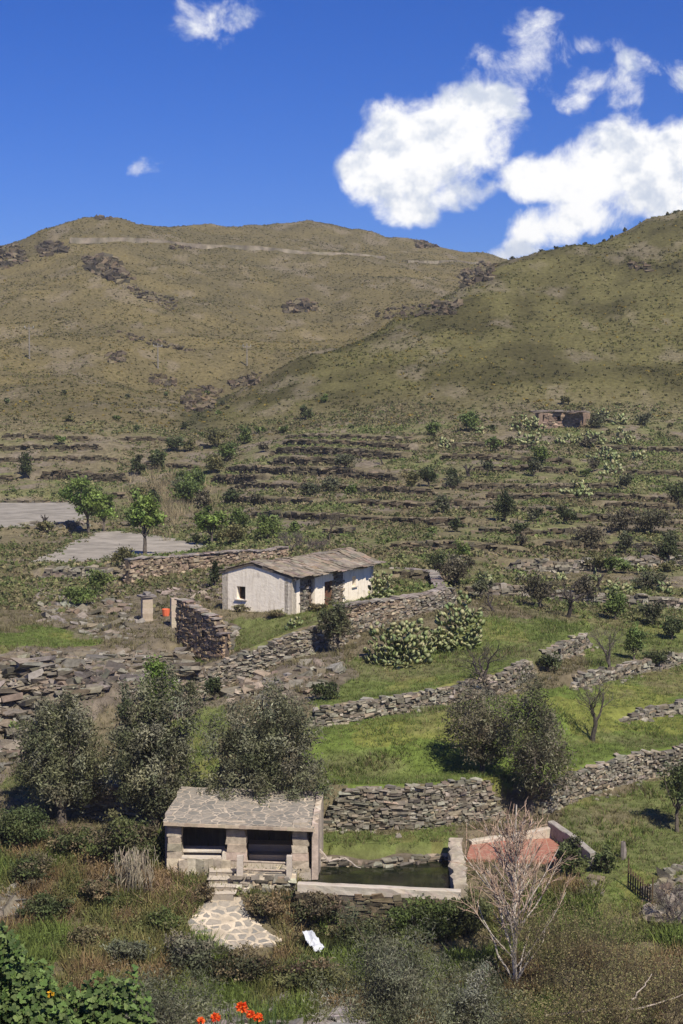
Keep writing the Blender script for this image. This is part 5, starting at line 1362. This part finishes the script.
# ---- leafless trees
def branch(g, p, d, L, r, depth, col, up=.25, spread=.6, tips=None, minr=.012, kids=(2, 4), sides=5, bend=.12):
    n = 5; pts = [np.array(p, float)]; d = np.array(d, float)
    for i in range(n):
        d = d + RNG.normal(0, bend, 3) + np.array([0, 0, up * .15]); d /= np.linalg.norm(d); pts.append(pts[-1] + d * L / n)
    r1 = max(r * .55, minr * .6); tube(g, pts, np.linspace(r, r1, n + 1), col, sides)
    if depth == 0:
        if tips is not None: tips.append((pts[-1], d))
        return
    for k in range(RNG.integers(*kids) + 1):
        i = RNG.integers(2, n + 1) if k else n; a = RNG.normal(0, 1, 3); a -= a.dot(d) * d; a /= np.linalg.norm(a) + 1e-9
        dd = d + a * spread * RNG.uniform(.6, 1.3); dd /= np.linalg.norm(dd); branch(g, pts[i], dd, L * RNG.uniform(.6, .85), r1 * (.95 if k == 0 else .7), depth - 1, col, up, spread, tips, minr, kids, max(3, sides - 1), bend)


def bare_tree(px, v, h, label, col=(.06, .05, .045), lean=(0, 0, 1), depth=4, r=.12, spread=.7, leafy=0, lcol=None, group=None, up=.3, kids=(2, 4), first=.36, Y=None):
    b = G(px, v) if Y is None else P(px, v, Y); s = b.y / FPX; Ht = h * s; root = thing('bare_tree', label, 'bare tree', b, group); g = Geo(); t = Geo(); d = np.array(lean, float); d /= np.linalg.norm(d)
    n = 6; pts = [np.array(b) - (0, 0, .3)]
    for i in range(n): d = d + RNG.normal(0, .12, 3); d /= np.linalg.norm(d); pts.append(pts[-1] + d * (Ht * first + .3) / n)
    tube(t, pts, np.linspace(r * 1.2, r * .8, n + 1), col, 7); t.build('trunk', MAT['bark'], root); tips = []
    for k in range(4):
        a = k * 1.57 + RNG.uniform(-.5, .5); dd = np.array([math.cos(a) * spread, math.sin(a) * spread, .7]) + d * .4; dd /= np.linalg.norm(dd)
        branch(g, pts[-1] if k < 3 else pts[4], dd, Ht * .30, r * .6, depth - 1, col, up, spread, tips, kids=kids)
    g.build('branches', MAT['bark'], root)
    return root, tips


bare_tree(178, 0, 0, 'x') if False else None
bare_tree(497, 696, 62, 'black leafless tree with crooked limbs beside the wall above the bright grass', lean=(-.25, 0, 1), r=.13, spread=.9)
bare_tree(566, 617, 46, 'dark branching leafless tree leaning right on the knoll path', lean=(.35, 0, 1), r=.13, spread=.8)
bare_tree(609, 679, 52, 'greyish leafless almond tree rising from the low broken wall', col=(.10, .085, .075), lean=(.05, 0, 1), r=.09, spread=.6)
bare_tree(591, 740, 58, 'leafless tree leaning right in the green field, nearest of the bare trees', col=(.075, .065, .055), lean=(.45, 0, 1), r=.12, spread=.65)
bare_tree(495, 612, 26, 'small leafless tree standing alone on the grassy knoll left of the branching one', lean=(0, 0, 1), r=.09, depth=3, spread=1)
bare_tree(595, 588, 20, 'black stump of a leafless tree on the slope by the prickly pears', lean=(.5, 0, 1), r=.12, depth=2)
bare_tree(42, 526, 14, 'black leaning stump standing on the upper gravel terrace', lean=(.3, 0, 1), r=.16, depth=2)
bare_tree(468, 478, 18, 'black dead tree stub leaning on the terrace above the pale wall', lean=(.2, 0, 1), r=.2, depth=2)
bare_tree(330, 540, 32, 'spindly leafless brown bush on the slope directly above the farmhouse roof', col=(.09, .075, .055), r=.07, spread=.9)
bare_tree(362, 462, 14, 'tiny leafless tree on the middle dark terrace, left one', r=.08, depth=3); bare_tree(383, 465, 16, 'tiny leafless tree on the middle dark terrace, right one', r=.08, depth=3)
bare_tree(640, 560, 24, 'leafless shrub in the scrub between the wide dark bush and the edge', r=.06, depth=4, col=(.10, .09, .075))
for px, v, h, l in ((292, 552, 30, 'purple-grey leafless bush behind the left end of the farmhouse roof'), (318, 553, 20, 'lower purple-grey leafless bush behind the middle of the farmhouse roof'), (672, 925, 52, 'bare brown shrub at the right edge beside the rubble')):
    bare_tree(px, v, h, l, col=(.11, .09, .085), r=.05, depth=5, spread=1.0, first=.08, kids=(2, 4))


def white_tree():
    b = G(515, 988, 50); s = b.y / FPX; root = thing('pale_bare_tree', 'tall leafless tree with white bark and reddish twigs in front of the red basin', 'bare tree', b); t = Geo(); g = Geo(); tips = []
    WC = (.56, .50, .43); TC = (.43, .31, .23); Ht = 196 * s
    trunk = bent(np.array(b) - (0, 0, .4), np.array(b) + (0.0, 0, Ht * .97), 10, .012); tube(t, trunk, np.linspace(.085, .022, 10), WC, 7); t.build('trunk', MAT['bark'], root)
    for k in range(44):
        f = RNG.uniform(.06, .8) ** .8; i = min(int(f * 9), 8); p0 = trunk[i] + (trunk[i + 1] - trunk[i]) * (f * 9 - i); a = RNG.uniform(0, 2 * math.pi); sp = RNG.uniform(.35, 1.1) * (1 - .3 * f)
        L = Ht * (1 - f) * RNG.uniform(.55, .95) * .8 + .3; d = np.array([math.cos(a) * sp * 1.25, math.sin(a) * sp, 1]); d /= np.linalg.norm(d)
        pts = [p0]; dd = d.copy()
        for j in range(6): dd = dd + RNG.normal(0, .05, 3) + (0, 0, .05); dd /= np.linalg.norm(dd); pts.append(pts[-1] + dd * L / 6)
        tube(g, pts, np.linspace(.034 * (1 - f * .5), .009, 7), WC, 5)
        for m in range(9):
            j = RNG.integers(1, 6); a2 = RNG.normal(0, .5, 3); d2 = dd + a2; d2[2] = abs(d2[2]) + .3; d2 /= np.linalg.norm(d2); l2 = L * RNG.uniform(.15, .4); q = bent(pts[j], pts[j] + d2 * l2, 4, .05); tube(g, q, np.linspace(.015, .009, 4), TC if j > 2 else (.34, .28, .24), 3)
            for _ in range(3): d3 = d2 + RNG.normal(0, .4, 3); d3 /= np.linalg.norm(d3); j3 = RNG.integers(1, 4); tube(g, [q[j3], q[j3] + d3 * l2 * .5], [.010, .006], TC, 3)
    for k in range(7):     # suckers from the base
        a = k / 7 * 6.28; d = np.array([math.cos(a) * .5, math.sin(a) * .5, 1]) ; d /= np.linalg.norm(d); L = Ht * RNG.uniform(.3, .5)
        q = bent(np.array(b), np.array(b) + d * L, 6, .04); tube(g, q, np.linspace(.035, .012, 6), WC, 5)
    g.build('branches', MAT['bark'], root)


white_tree()
# bare twiggy shrubs, right foreground
for px, v, h, col, l in ((575, 985, 96, (.11, .09, .055), 'twiggy olive-brown bush right of the white-barked tree'), (625, 1000, 100, (.10, .085, .055), 'twiggy brown bush in the right foreground, biggest of them'),
                         (590, 1040, 90, (.12, .095, .06), 'twiggy brown bush cut by the bottom edge at right'), (668, 1020, 90, (.11, .085, .06), 'dark twiggy bush in the bottom right corner'), (540, 1035, 70, (.09, .08, .05), 'low twiggy bush at the bottom between the white tree and the corner')):
    Yq = {985: 52.0, 1000: 50.0, 1040: 46.0, 1020: 48.0, 1035: 46.5}[v]; b = P(px, v, Yq); b.z = H1(b.x, b.y); s = b.y / FPX; Ht = h * s; root = thing('twiggy_bush', l, 'bush', b); g = Geo(); tips = []
    for k in range(9):
        a = k * .7 + RNG.uniform(-.3, .3); sp = RNG.uniform(.3, 1.0); d = np.array([math.cos(a) * sp, math.sin(a) * sp, .9]); d /= np.linalg.norm(d); branch(g, np.array(b) + (RNG.normal(0, .15), RNG.normal(0, .15), -.1), d, Ht * .38, .03, 4, col, .3, .6, tips, .006, (2, 4), 4, .14)
    g.build('branches', MAT['bark'], root); tp = np.array([t_[0] for t_ in tips]); i = RNG.integers(0, len(tp), 5200); g = Geo()
    leaves(g, tp[i] + RNG.normal(0, .16, (5200, 3)), .07, .4, mixcol([[.22, .20, .09], [.26, .215, .115], [.17, .175, .07]], 5200)); g.build('foliage', MAT['dry_leaf'], root)


# ---- prickly pears
def prickly_pear(px, v, w, h, n, label, pad=.36, Y=None, group=None, depth=.7):
    b = G(px, v) if Y is None else P(px, v, Y); b.z = H1(b.x, b.y); s = b.y / FPX; W, Ht = w * s, h * s; g = Geo()
    m = 8; a = np.arange(m) * 2 * math.pi / m; disc = np.c_[np.cos(a) * .36, a * 0, np.sin(a) * .5 + .5]; T = .07
    V0 = np.concatenate([disc * (1, 1, 1), [[0, T, .55], [0, -T, .55]]]); F0 = np.array([[i, (i + 1) % m, m] for i in range(m)] + [[(i + 1) % m, i, m + 1] for i in range(m)])
    pads = []
    for k in range(n):
        d = RNG.normal(0, 1, 3); d[2] = abs(d[2]); d /= np.linalg.norm(d); r_ = RNG.uniform(.35, 1) ** .6
        lump = .7 + .6 * float(fbm(np.array([d[0] * 2 + b.x]), np.array([d[1] * 2 + d[2]]), 2, 6)[0]); x, y = b.x + d[0] * W * .46 * r_ * lump, b.y + d[1] * W * .46 * depth * r_ * lump
        z = H1(x, y) + d[2] * Ht * r_ * lump * .95; dd = d * .5 + RNG.normal(0, .45, 3); dd[2] = abs(dd[2]) + .25; dd /= np.linalg.norm(dd); L = pad * RNG.uniform(.7, 1.2)
        pads.append((np.array([x, y, z]) - dd * L * .6, dd, L))
    for p0, d, L in pads:
        yv = np.cross(d, np.array([RNG.normal(), RNG.normal(), RNG.normal() * .4])); yv /= np.linalg.norm(yv); xv = np.cross(yv, d)
        V = p0 + (V0[:, 0:1] * xv + V0[:, 1:2] * yv + V0[:, 2:3] * d) * L
        g.add(V, F0, mixcol([[.21, .245, .10], [.27, .29, .135], [.15, .19, .075], [.33, .32, .16]], 1, v=.14)[0])
    ob = g.build('prickly_pear', MAT['cactus'], smooth=True); tag(ob, label, 'prickly pear', group)


prickly_pear(400, 664, 78, 46, 380, 'large prickly pear clump in front of the pinkish yard wall, left of the two')
prickly_pear(459, 648, 58, 54, 300, 'prickly pear clump at the corner of the yard wall, right of the two')
prickly_pear(438, 652, 40, 26, 90, 'low prickly pear bridging the two big clumps under the yard wall')
prickly_pear(380, 599, 32, 30, 120, 'prickly pear inside the yard at the right end of the farmhouse', pad=.34)
prickly_pear(294, 628, 20, 12, 34, 'small prickly pear at the front corner of the farmhouse gable', pad=.3)
CG = 'prickly pears on the slope at right'
for px, v, w, h, n, l in ((528, 432, 34, 17, 60, 'pale prickly pear patch against the left side of the stone hut'), (530, 446, 30, 12, 45, 'prickly pear patch on the terrace just below the hut doorway'), (565, 444, 26, 10, 34, 'prickly pear patch right under the hut'),
                          (592, 446, 34, 14, 55, 'prickly pear patch below and right of the hut'), (622, 444, 26, 14, 45, 'prickly pear patch right of the one below the hut'), (620, 425, 20, 10, 26, 'prickly pear patch on the hill right of the hut'),
                          (604, 462, 34, 14, 50, 'prickly pear patch sprawling over the terrace walls'), (638, 460, 20, 10, 26, 'prickly pear patch near the right edge'), (602, 418, 16, 9, 20, 'topmost prickly pear patch, above and right of the hut'),
                          (578, 497, 32, 12, 44, 'prickly pear patch on the long pale terrace wall'), (480, 434, 12, 8, 14, 'tiny prickly pear left of the hut cactus'), (447, 448, 16, 10, 20, 'prickly pear at the left end of the hut terraces'),
                          (612, 476, 24, 10, 24, 'prickly pear under the sprawling patch'), (485, 582, 18, 10, 22, 'prickly pear beyond the yard corner'), (522, 582, 12, 10, 16, 'small prickly pear on the grey terrace, second from the yard corner'), (594, 582, 16, 12, 22, 'prickly pear on the grey terrace, left of a pair'),
                          (618, 594, 24, 14, 36, 'broad prickly pear on the grey terrace, between its neighbours'), (665, 595, 20, 12, 28, 'prickly pear on the grey terrace nearest the right edge'), (560, 580, 12, 8, 14, 'tiny prickly pear in the middle of the grey terrace'), (640, 575, 16, 9, 18, 'prickly pear just above the broad one')):
    prickly_pear(px, v, w * 1.2, h * 1.15, int(n * 1.5), l, pad=.55 if v < 500 else .4, group=CG)


# ---- rock outcrops
def rocks(label, poly, n, size, tones, y0=50, y1=560, flat=.45, sink=.25, name='rock_outcrop', group=None, tilt=.25, yaw=None, cat='rocks'):
    x0, x1 = min(p[0] for p in poly), max(p[0] for p in poly); v0, v1 = min(p[1] for p in poly), max(p[1] for p in poly); g = Geo(); C = []
    nY = np.concatenate([np.arange(y0, 130, .12), np.arange(130, 230, .3), np.arange(max(230, y0), y1, .8)]); nY = nY[nY >= y0]
    n = int(n * 2.2)
    for _ in range(n * 4):
        if len(C) >= n: break
        px, v = RNG.uniform(x0, x1), RNG.uniform(v0, v1)
        if not inpoly(np.array([px]), np.array([v]), poly)[0]: continue
        s, t = pix_dir(px, v); X_ = float(s) * nY; z = height(X_, nY); k = np.nonzero(CZ + float(t) * nY <= z)[0]
        if len(k): C.append((X_[k[0]], nY[k[0]], z[k[0]]))
    C = np.array(C); m = len(C); k = size * .62 * np.clip(np.exp(RNG.normal(0, .5, m)), .3, 2.4); C[:, 2] += k * flat * (.35 - sink)
    yw = RNG.uniform(0, 6.28, m) if yaw is None else RNG.normal(yaw, .35, m)
    boxes(g, C, rotm(yw, RNG.normal(0, tilt, m), RNG.normal(-.15, tilt, m)), np.stack([k * RNG.uniform(.8, 1.5, m), k * RNG.uniform(.6, 1.2, m), k * flat * RNG.uniform(.6, 1.4, m)], 1), mixcol(tones, m, v=.22, hue=.03), .24)
    ob = g.build(name, MAT['stone']); return tag(ob, label, cat, group)


RT = [[.205, .182, .14], [.255, .23, .185], [.155, .135, .10], [.21, .17, .12], [.19, .175, .145]]
DT = [[.075, .062, .042], [.11, .088, .058], [.052, .044, .032], [.14, .108, .068]]
rocks('broad grey schist outcrop stepping down under the left green terrace', [(-10, 655), (60, 650), (118, 652), (110, 690), (62, 712), (40, 745), (-10, 775)], 190, .62, RT, flat=.30, tilt=.10, yaw=.3, sink=.45)
rocks('grey schist outcrop above the second olive tree with a dark overhang', [(115, 655), (185, 650), (208, 676), (182, 694), (125, 700)], 80, .6, RT, flat=.30, tilt=.10, yaw=.2, sink=.45)
rocks('small broken stones strewn over the face of the broad schist outcrop', [(-10, 655), (60, 650), (118, 652), (190, 652), (200, 676), (110, 690), (62, 712), (40, 745), (-10, 775)], 230, .28, RT, flat=.4, tilt=.15)
rocks('ledge stones painted dark as shade under the overhang between the two outcrops', [(78, 668), (118, 668), (110, 686), (80, 684)], 60, .5, [[.10, .085, .075], [.14, .12, .10]], flat=.35)  # darker tones put the shade of the overhang into the stone colour
rocks('jumbled boulders and slabs below the capped wall', [(215, 692), (262, 676), (335, 656), (348, 670), (310, 694), (230, 702)], 50, .6, RT + [[.30, .235, .18]], flat=.35, tilt=.2)
rocks('pale rubble slope left of the gate pillars', [(35, 590), (125, 592), (150, 640), (100, 640), (30, 618)], 130, .4, RT, flat=.4)
rocks('rubble ground inside the curved enclosure wall', [(155, 592), (232, 566), (222, 600), (190, 606)], 120, .35, [[.22, .18, .145], [.27, .22, .18], [.17, .14, .115]], flat=.35)
rocks('grey rubble apron right of the dark ruined wall', [(215, 622), (240, 628), (230, 655), (222, 648)], 70, .35, RT, flat=.4)
MG = 'dark crags on the mountains'
for l, poly, n, sz in (('largest dark crag high on the left mountain under the road', [(84, 258), (112, 256), (133, 280), (118, 284), (100, 276), (84, 270)], 150, 2.0), ('dark crag left of the largest one near the left edge', [(36, 244), (62, 243), (68, 252), (40, 258)], 60, 1.8),
                       ('dark rocky rim at the left edge of the mountain', [(-5, 248), (20, 244), (28, 262), (-5, 272)], 60, 2.0), ('dark crag in the middle of the left mountain', [(282, 304), (300, 300), (318, 304), (314, 312), (284, 314)], 50, 1.8), ('dark crag on the far ridge where two mountains meet', [(412, 241), (432, 239), (444, 247), (418, 249)], 40, 1.6),
                       ('jagged dark crag on the crest of the right hill', [(455, 276), (480, 262), (496, 264), (492, 280), (462, 288)], 90, 1.6), ('thin rock rib running down the crest of the right hill', [(372, 314), (400, 306), (462, 302), (440, 316), (380, 320)], 60, 1.3), ('rocks below the crag on the right hill crest', [(432, 308), (462, 303), (456, 314), (436, 318)], 30, 1.2),
                       ('dark rocks lining the gully between the mountains', [(180, 398), (200, 386), (222, 392), (212, 412), (186, 412)], 80, 1.2), ('upper dark rocks where the gully climbs right', [(228, 384), (262, 372), (258, 384), (232, 390)], 50, 1.2), ('small brown rock cluster low on the left mountain', [(106, 352), (124, 352), (126, 362), (108, 364)], 26, 1.2),
                       ('small dark rocks on the crest of the left mountain', [(94, 214), (112, 214), (112, 220), (96, 220)], 24, 1.4), ('scattered dark rocks under the right end of the mountain road', [(168, 243), (200, 244), (198, 250), (172, 250)], 26, 1.2), ('dark scree trailing right below the largest crag', [(130, 284), (180, 302), (172, 312), (128, 294)], 50, 1.1),
                       ('small brown rocks on the lower left slope', [(150, 374), (178, 380), (174, 390), (150, 384)], 30, 1.1), ('rock band crossing the middle of the left slope', [(120, 332), (196, 350), (192, 354), (120, 338)], 40, 1.0), ('dark rocks at the upper right of the right hill', [(628, 262), (646, 262), (650, 272), (632, 270)], 20, 1.1)):
    rocks(l, poly, int(n * 1.3), sz * .62, DT, y0=205, group=MG, flat=.55, tilt=.3, name='crag', cat='crag')
rocks('pile of grey boulders at the left edge above the leafy plant', [(-5, 892), (24, 890), (32, 915), (18, 930), (-5, 928)], 34, .5, [[.25, .235, .205], [.29, .27, .235], [.21, .18, .14]], flat=.5, y0=50)
rocks('grey rubble heap beside the stake fence near the right edge', [(648, 892), (683, 862), (690, 930), (660, 930), (640, 915)], 110, .35, RT, flat=.5)
rocks('scattered stones where the basin side wall ends', [(560, 885), (600, 880), (605, 895), (565, 900)], 60, .28, RT, flat=.5)


# ---- small things
def stake_fence():
    a_, b_ = G(628, 888), G(652, 908); root = thing('stake_fence', 'short rusty stake fence leaning in the grass near the right edge', 'fence', a_); n = 11
    for k in range(n):
        t_ = k / (n - 1); x, y = a_.x + (b_.x - a_.x) * t_, a_.y + (b_.y - a_.y) * t_; z = H1(x, y); g = Geo(); h = .75 if 0 < k < n - 1 else 1.15; tube(g, [(x, y, z - .15), (x + .02, y, z + h + RNG.normal(0, .03))], [.035, .03], (.13, .09, .05), 5); g.build('stake', MAT['wood'], root)
    for f in (.25, .62):
        g = Geo(); za, zb_ = H1(a_.x, a_.y), H1(b_.x, b_.y); tube(g, [(a_.x, a_.y - .04, za + f), (b_.x, b_.y - .04, zb_ + f)], .022, (.14, .10, .06), 5); g.build('rail', MAT['wood'], root)


stake_fence()
b = G(623, 860); g = Geo(); tube(g, [b - Vector((0, 0, .2)), b + Vector((.02, 0, .35)), b + Vector((0, 0, .72))], [.12, .13, .09], (.23, .20, .18), 6); tag(g.build('stone_post', MAT['stone']), 'short grey stone post standing alone on the grassy slope right of the basin', 'post')
b = G(688 - 20, 952, 50) if False else None


def pale_root(label, pts, r, col=(.42, .36, .30)):
    g = Geo(); tube(g, bent_path(pts), r, col, 5); tag(g.build('driftwood', MAT['bark']), label, 'branch')


def bent_path(pts):
    pts = np.array(pts, float); k = np.linspace(0, len(pts) - 1, len(pts) * 4); return np.c_[[np.interp(k, range(len(pts)), pts[:, i]) for i in range(3)]].T + RNG.normal(0, .02, (len(k), 3))


pale_root('pale twisted root lying over the left end of the dark tank water', [P(318, 850, 60.6), P(330, 861, 59.8), P(345, 858, 59.9), P(360, 868, 59.4)], np.linspace(.07, .02, 16))
g = Geo(); base = P(325, 862, 59.9)
q = [G(555, 1012, 47), G(590, 990, 48)]
zz = lambda x, v, Y: P(x, v, Y)
pale_root('long pale crooked branch reaching over the bushes in the bottom right corner', [zz(545, 1016, 47), zz(590, 1010, 47), zz(640, 1008, 47), zz(668, 1000, 47), zz(690, 992, 47)], np.linspace(.05, .015, 20))
pale_root('pale thin dead branch standing among the bushes near the bottom right', [zz(625, 1020, 46.5), zz(632, 1000, 46.5), zz(645, 985, 46.7), zz(652, 975, 46.8)], np.linspace(.04, .01, 16))


def crumpled_sheet():
    global _sheet
    c = P(313, 944, 56.1); c.z = -1.30; u = np.linspace(-.5, .5, 14); g = Geo(); V = []; ang = R(-62)
    for i in range(14):
        for j in range(9):
            a, b_ = u[i] * 1.15, np.linspace(-.5, .5, 9)[j] * .4 * (1 + .5 * u[i]); h = (fbm(np.array([a * 5.]), np.array([b_ * 6.]), 3, 4)[0] - .3) * .4
            V.append((c.x + a * math.cos(ang) - b_ * math.sin(ang), c.y + a * math.sin(ang) + b_ * math.cos(ang), c.z + h - a * .3 + .1))
    F = [[i * 9 + j, (i + 1) * 9 + j, (i + 1) * 9 + j + 1, i * 9 + j + 1] for i in range(13) for j in range(8)]; n = len(V); V2 = np.array(V + [(x, y, z - .02) for x, y, z in V]); F2 = F + [[f[3] + n, f[2] + n, f[1] + n, f[0] + n] for f in F]
    g.add(V2, np.array(F2), (.58, .60, .63)); tag(g.build('plastic_sheet', MAT['cloth']), 'crumpled white plastic sheet lying at the edge of the dark pond', 'plastic sheet')


crumpled_sheet()
rocks('long pale rock slab crossing the bottom below the brown shrubs', [(205, 1002), (260, 1000), (330, 1008), (390, 1020), (390, 1040), (210, 1040)], 120, .7, [[.22, .20, .18], [.27, .25, .23]], flat=.2, tilt=.08, y0=48)
for px, v, r_, l in ((312, 632, 0, ''),): pass


def hanging_reeds():
    b = P(135, 858, 59.2); g = Geo(); n = 260; x = b.x + RNG.normal(0, .35, n); y = b.y - .5 + RNG.normal(0, .25, n); z = H1(b.x, b.y) + RNG.uniform(.6, 1.7, n)
    for k in range(n):
        L = RNG.uniform(.4, .9); p0 = np.array([x[k], y[k], z[k]]); g_ = p0 + (RNG.normal(0, .1), -RNG.uniform(0, .25), -L); m = (p0 + g_) / 2 + (0, -.12, .08); tube(g, [p0, m, g_], [.008, .012, .004], vary((.38, .33, .24), 1, .2)[0], 3)
    tag(g.build('dry_reeds', MAT['dry_leaf']), 'tuft of straw-coloured dry reeds drooping over the bush left of the wash house', 'reeds')


hanging_reeds()


# leafy foreground plant with lobed leaves, and orange flowers
def lobed(g, C, N, size, cols):
    """palmate cupped leaf fan facing direction N"""
    m = 15; a = np.linspace(-2.5, 2.5, m); rad = .55 + .45 * np.abs(np.cos(a * 1.75)) ** .8
    for k in range(len(C)):
        nrm = N[k] / np.linalg.norm(N[k]); u = np.cross(nrm, RNG.normal(0, 1, 3)); u /= np.linalg.norm(u); w = np.cross(nrm, u); s = size[k]
        V = [C[k] - u * s * .1]; 
        for i in range(m): r_ = rad[i] * s * .5; V.append(C[k] + (u * math.cos(a[i]) + w * math.sin(a[i])) * r_ + nrm * (.12 * s * (1 if i % 2 else .4)))
        g.add(np.array(V), np.array([[0, i, i + 1] for i in range(1, m)]), cols[k])


def leafy_plant(label, px0, px1, Yc, top, n, lsize, seed=0):
    c = P((px0 + px1) / 2, top, Yc); s = Yc / FPX; W = (px1 - px0) * s; gz = H1(c.x, c.y); root = thing('leafy_plant', label, 'plant', (c.x, c.y, gz)); Ht = c.z - gz
    th = RNG.uniform(0, 6.28, n); rr = np.sqrt(RNG.random(n)); x = c.x + np.cos(th) * rr * W / 2; y = c.y + np.sin(th) * rr * W * .35; hf = np.sqrt(np.clip(1 - rr ** 2, 0, 1)) * (.45 + 1.0 * fbm(x * 3.2, y * 3.2, 3, 8)); lay = RNG.uniform(.55, 1.0, n)
    z = gz + Ht * hf * lay; C = np.c_[x, y, z]; N = np.c_[np.cos(th) * rr * .8, np.sin(th) * rr * .8 - .35, np.full(n, .8)] + RNG.normal(0, .35, (n, 3))
    cols = mixcol([[.085, .14, .036], [.11, .17, .045], [.14, .195, .065], [.065, .10, .03]], n, v=.25); g = Geo(); lobed(g, C, N, lsize * RNG.uniform(.6, 1.3, n), cols); g.build('leaves', MAT['leaf'], root)
    t = Geo()
    for k in range(0, n, 22): tube(t, bent((c.x + (x[k] - c.x) * .6, c.y + (y[k] - c.y) * .6, gz), C[k], 4, .05), np.linspace(.014, .005, 4), (.08, .10, .035), 4)
    t.build('stems', MAT['leaf'], root)


leafy_plant('leafy green plant with lobed leaves in the bottom left corner, nearest of three mounds', -60, 100, 13.0, 955, 3400, .07)
leafy_plant('mound of lobed green leaves at the left edge below the grey boulders', -70, 75, 15.5, 928, 3400, .08)
leafy_plant('lower mound of lobed green leaves beside the grey foreground bush', 40, 170, 14.0, 965, 2600, .07)
b = P(70.5, 994, 13.0); g = Geo(); 
for k in range(8): a = k * .785; leaves(g, np.array([[b.x + math.cos(a) * .018, b.y - .75, b.z + math.sin(a) * .018 + .3]]) if False else np.array([[b.x + math.cos(a) * .02, b.y - .9, CZ + float(pix_dir(70.5, 994)[1]) * (b.y - .9) + math.sin(a) * .02]]), .035, .8, np.array([[.8, .45, .03]]))
tag(g.build('yellow_flower', MAT['petal']), 'single small yellow flower among the lobed green leaves', 'flower')


def orange_flowers():
    heads = [(201, 1021, 8), (215.5, 1018, 10), (242, 1008, 12), (251, 1015, 9), (258, 1018, 10)]; c = P(232, 1040, 12.0); gz = H1(c.x, c.y); root = thing('orange_flower_plant', 'plant with five round orange flower heads and narrow leaves at the bottom edge', 'flowers', (c.x, c.y, gz))
    for px, v, d in heads:
        p = P(px, v, 12.0 + RNG.uniform(-.2, .2)); r = d / 2 * 12 / FPX; g = Geo(); n = 90; th = RNG.uniform(0, 6.28, n); ph = np.arccos(RNG.uniform(-.6, 1, n)); D = np.c_[np.sin(ph) * np.cos(th), np.sin(ph) * np.sin(th), np.cos(ph)]
        leaves(g, np.array(p) + D * r * .75, r * .8, .55, mixcol([[.85, .12, .02], [.95, .22, .04], [.75, .07, .02]], n, v=.08), 0, out=D * 2.5)
        ob = g.build('flower_head', MAT['petal'], root); t = Geo(); tube(t, bent((c.x + (p.x - c.x) * .5, c.y, gz), p, 5, .02), np.linspace(.006, .004, 5), (.07, .10, .03), 5); t.build('stem', MAT['leaf'], ob)
    g = Geo(); n = 210; x = c.x + RNG.uniform(-.28, .42, n); y = c.y + RNG.normal(0, .15, n)
    for k in range(n):
        top = P(0, RNG.uniform(1004, 1030), 12).z + (0 if x[k] > c.x + .0 else -.08); p0 = np.array([x[k], y[k], gz]); e = np.array([x[k] + RNG.normal(0, .06), y[k] + RNG.normal(0, .05), top]); q = bent(p0, e, 4, .03); sx = np.array([math.cos(k), math.sin(k), 0]) * .009
        V = np.concatenate([q - sx, q + sx]); V[3] = V[7] = e; g.add(V, np.array([[i, i + 4, i + 5, i + 1] for i in range(3)]), mixcol([[.07, .12, .04], [.10, .15, .06]], 1)[0])
    g.build('leaves', MAT['leaf'], root)


orange_flowers()

# weeds creeping over the edges of the gravel terraces
for poly, z in ((GRAV1, G1Z), (GRAV2, G2Z)):
    pp = np.array(poly + [poly[0]]); L = float(np.hypot(*np.diff(pp, axis=0).T).sum()); n = 420; s_ = RNG.uniform(0, L, n); xy, tan = along(pp, s_); xy = xy + RNG.normal(0, .55, (n, 2))
    o = tufts('edge_weeds', xy[:, 0], xy[:, 1], RNG.uniform(.08, .3, n), .6, 10, mixcol([[.12, .14, .055], [.17, .155, .08], [.09, .12, .04]], n), blob=True, mat='dry_leaf', leafw=.3, label='weeds along the edge of a gravel terrace')
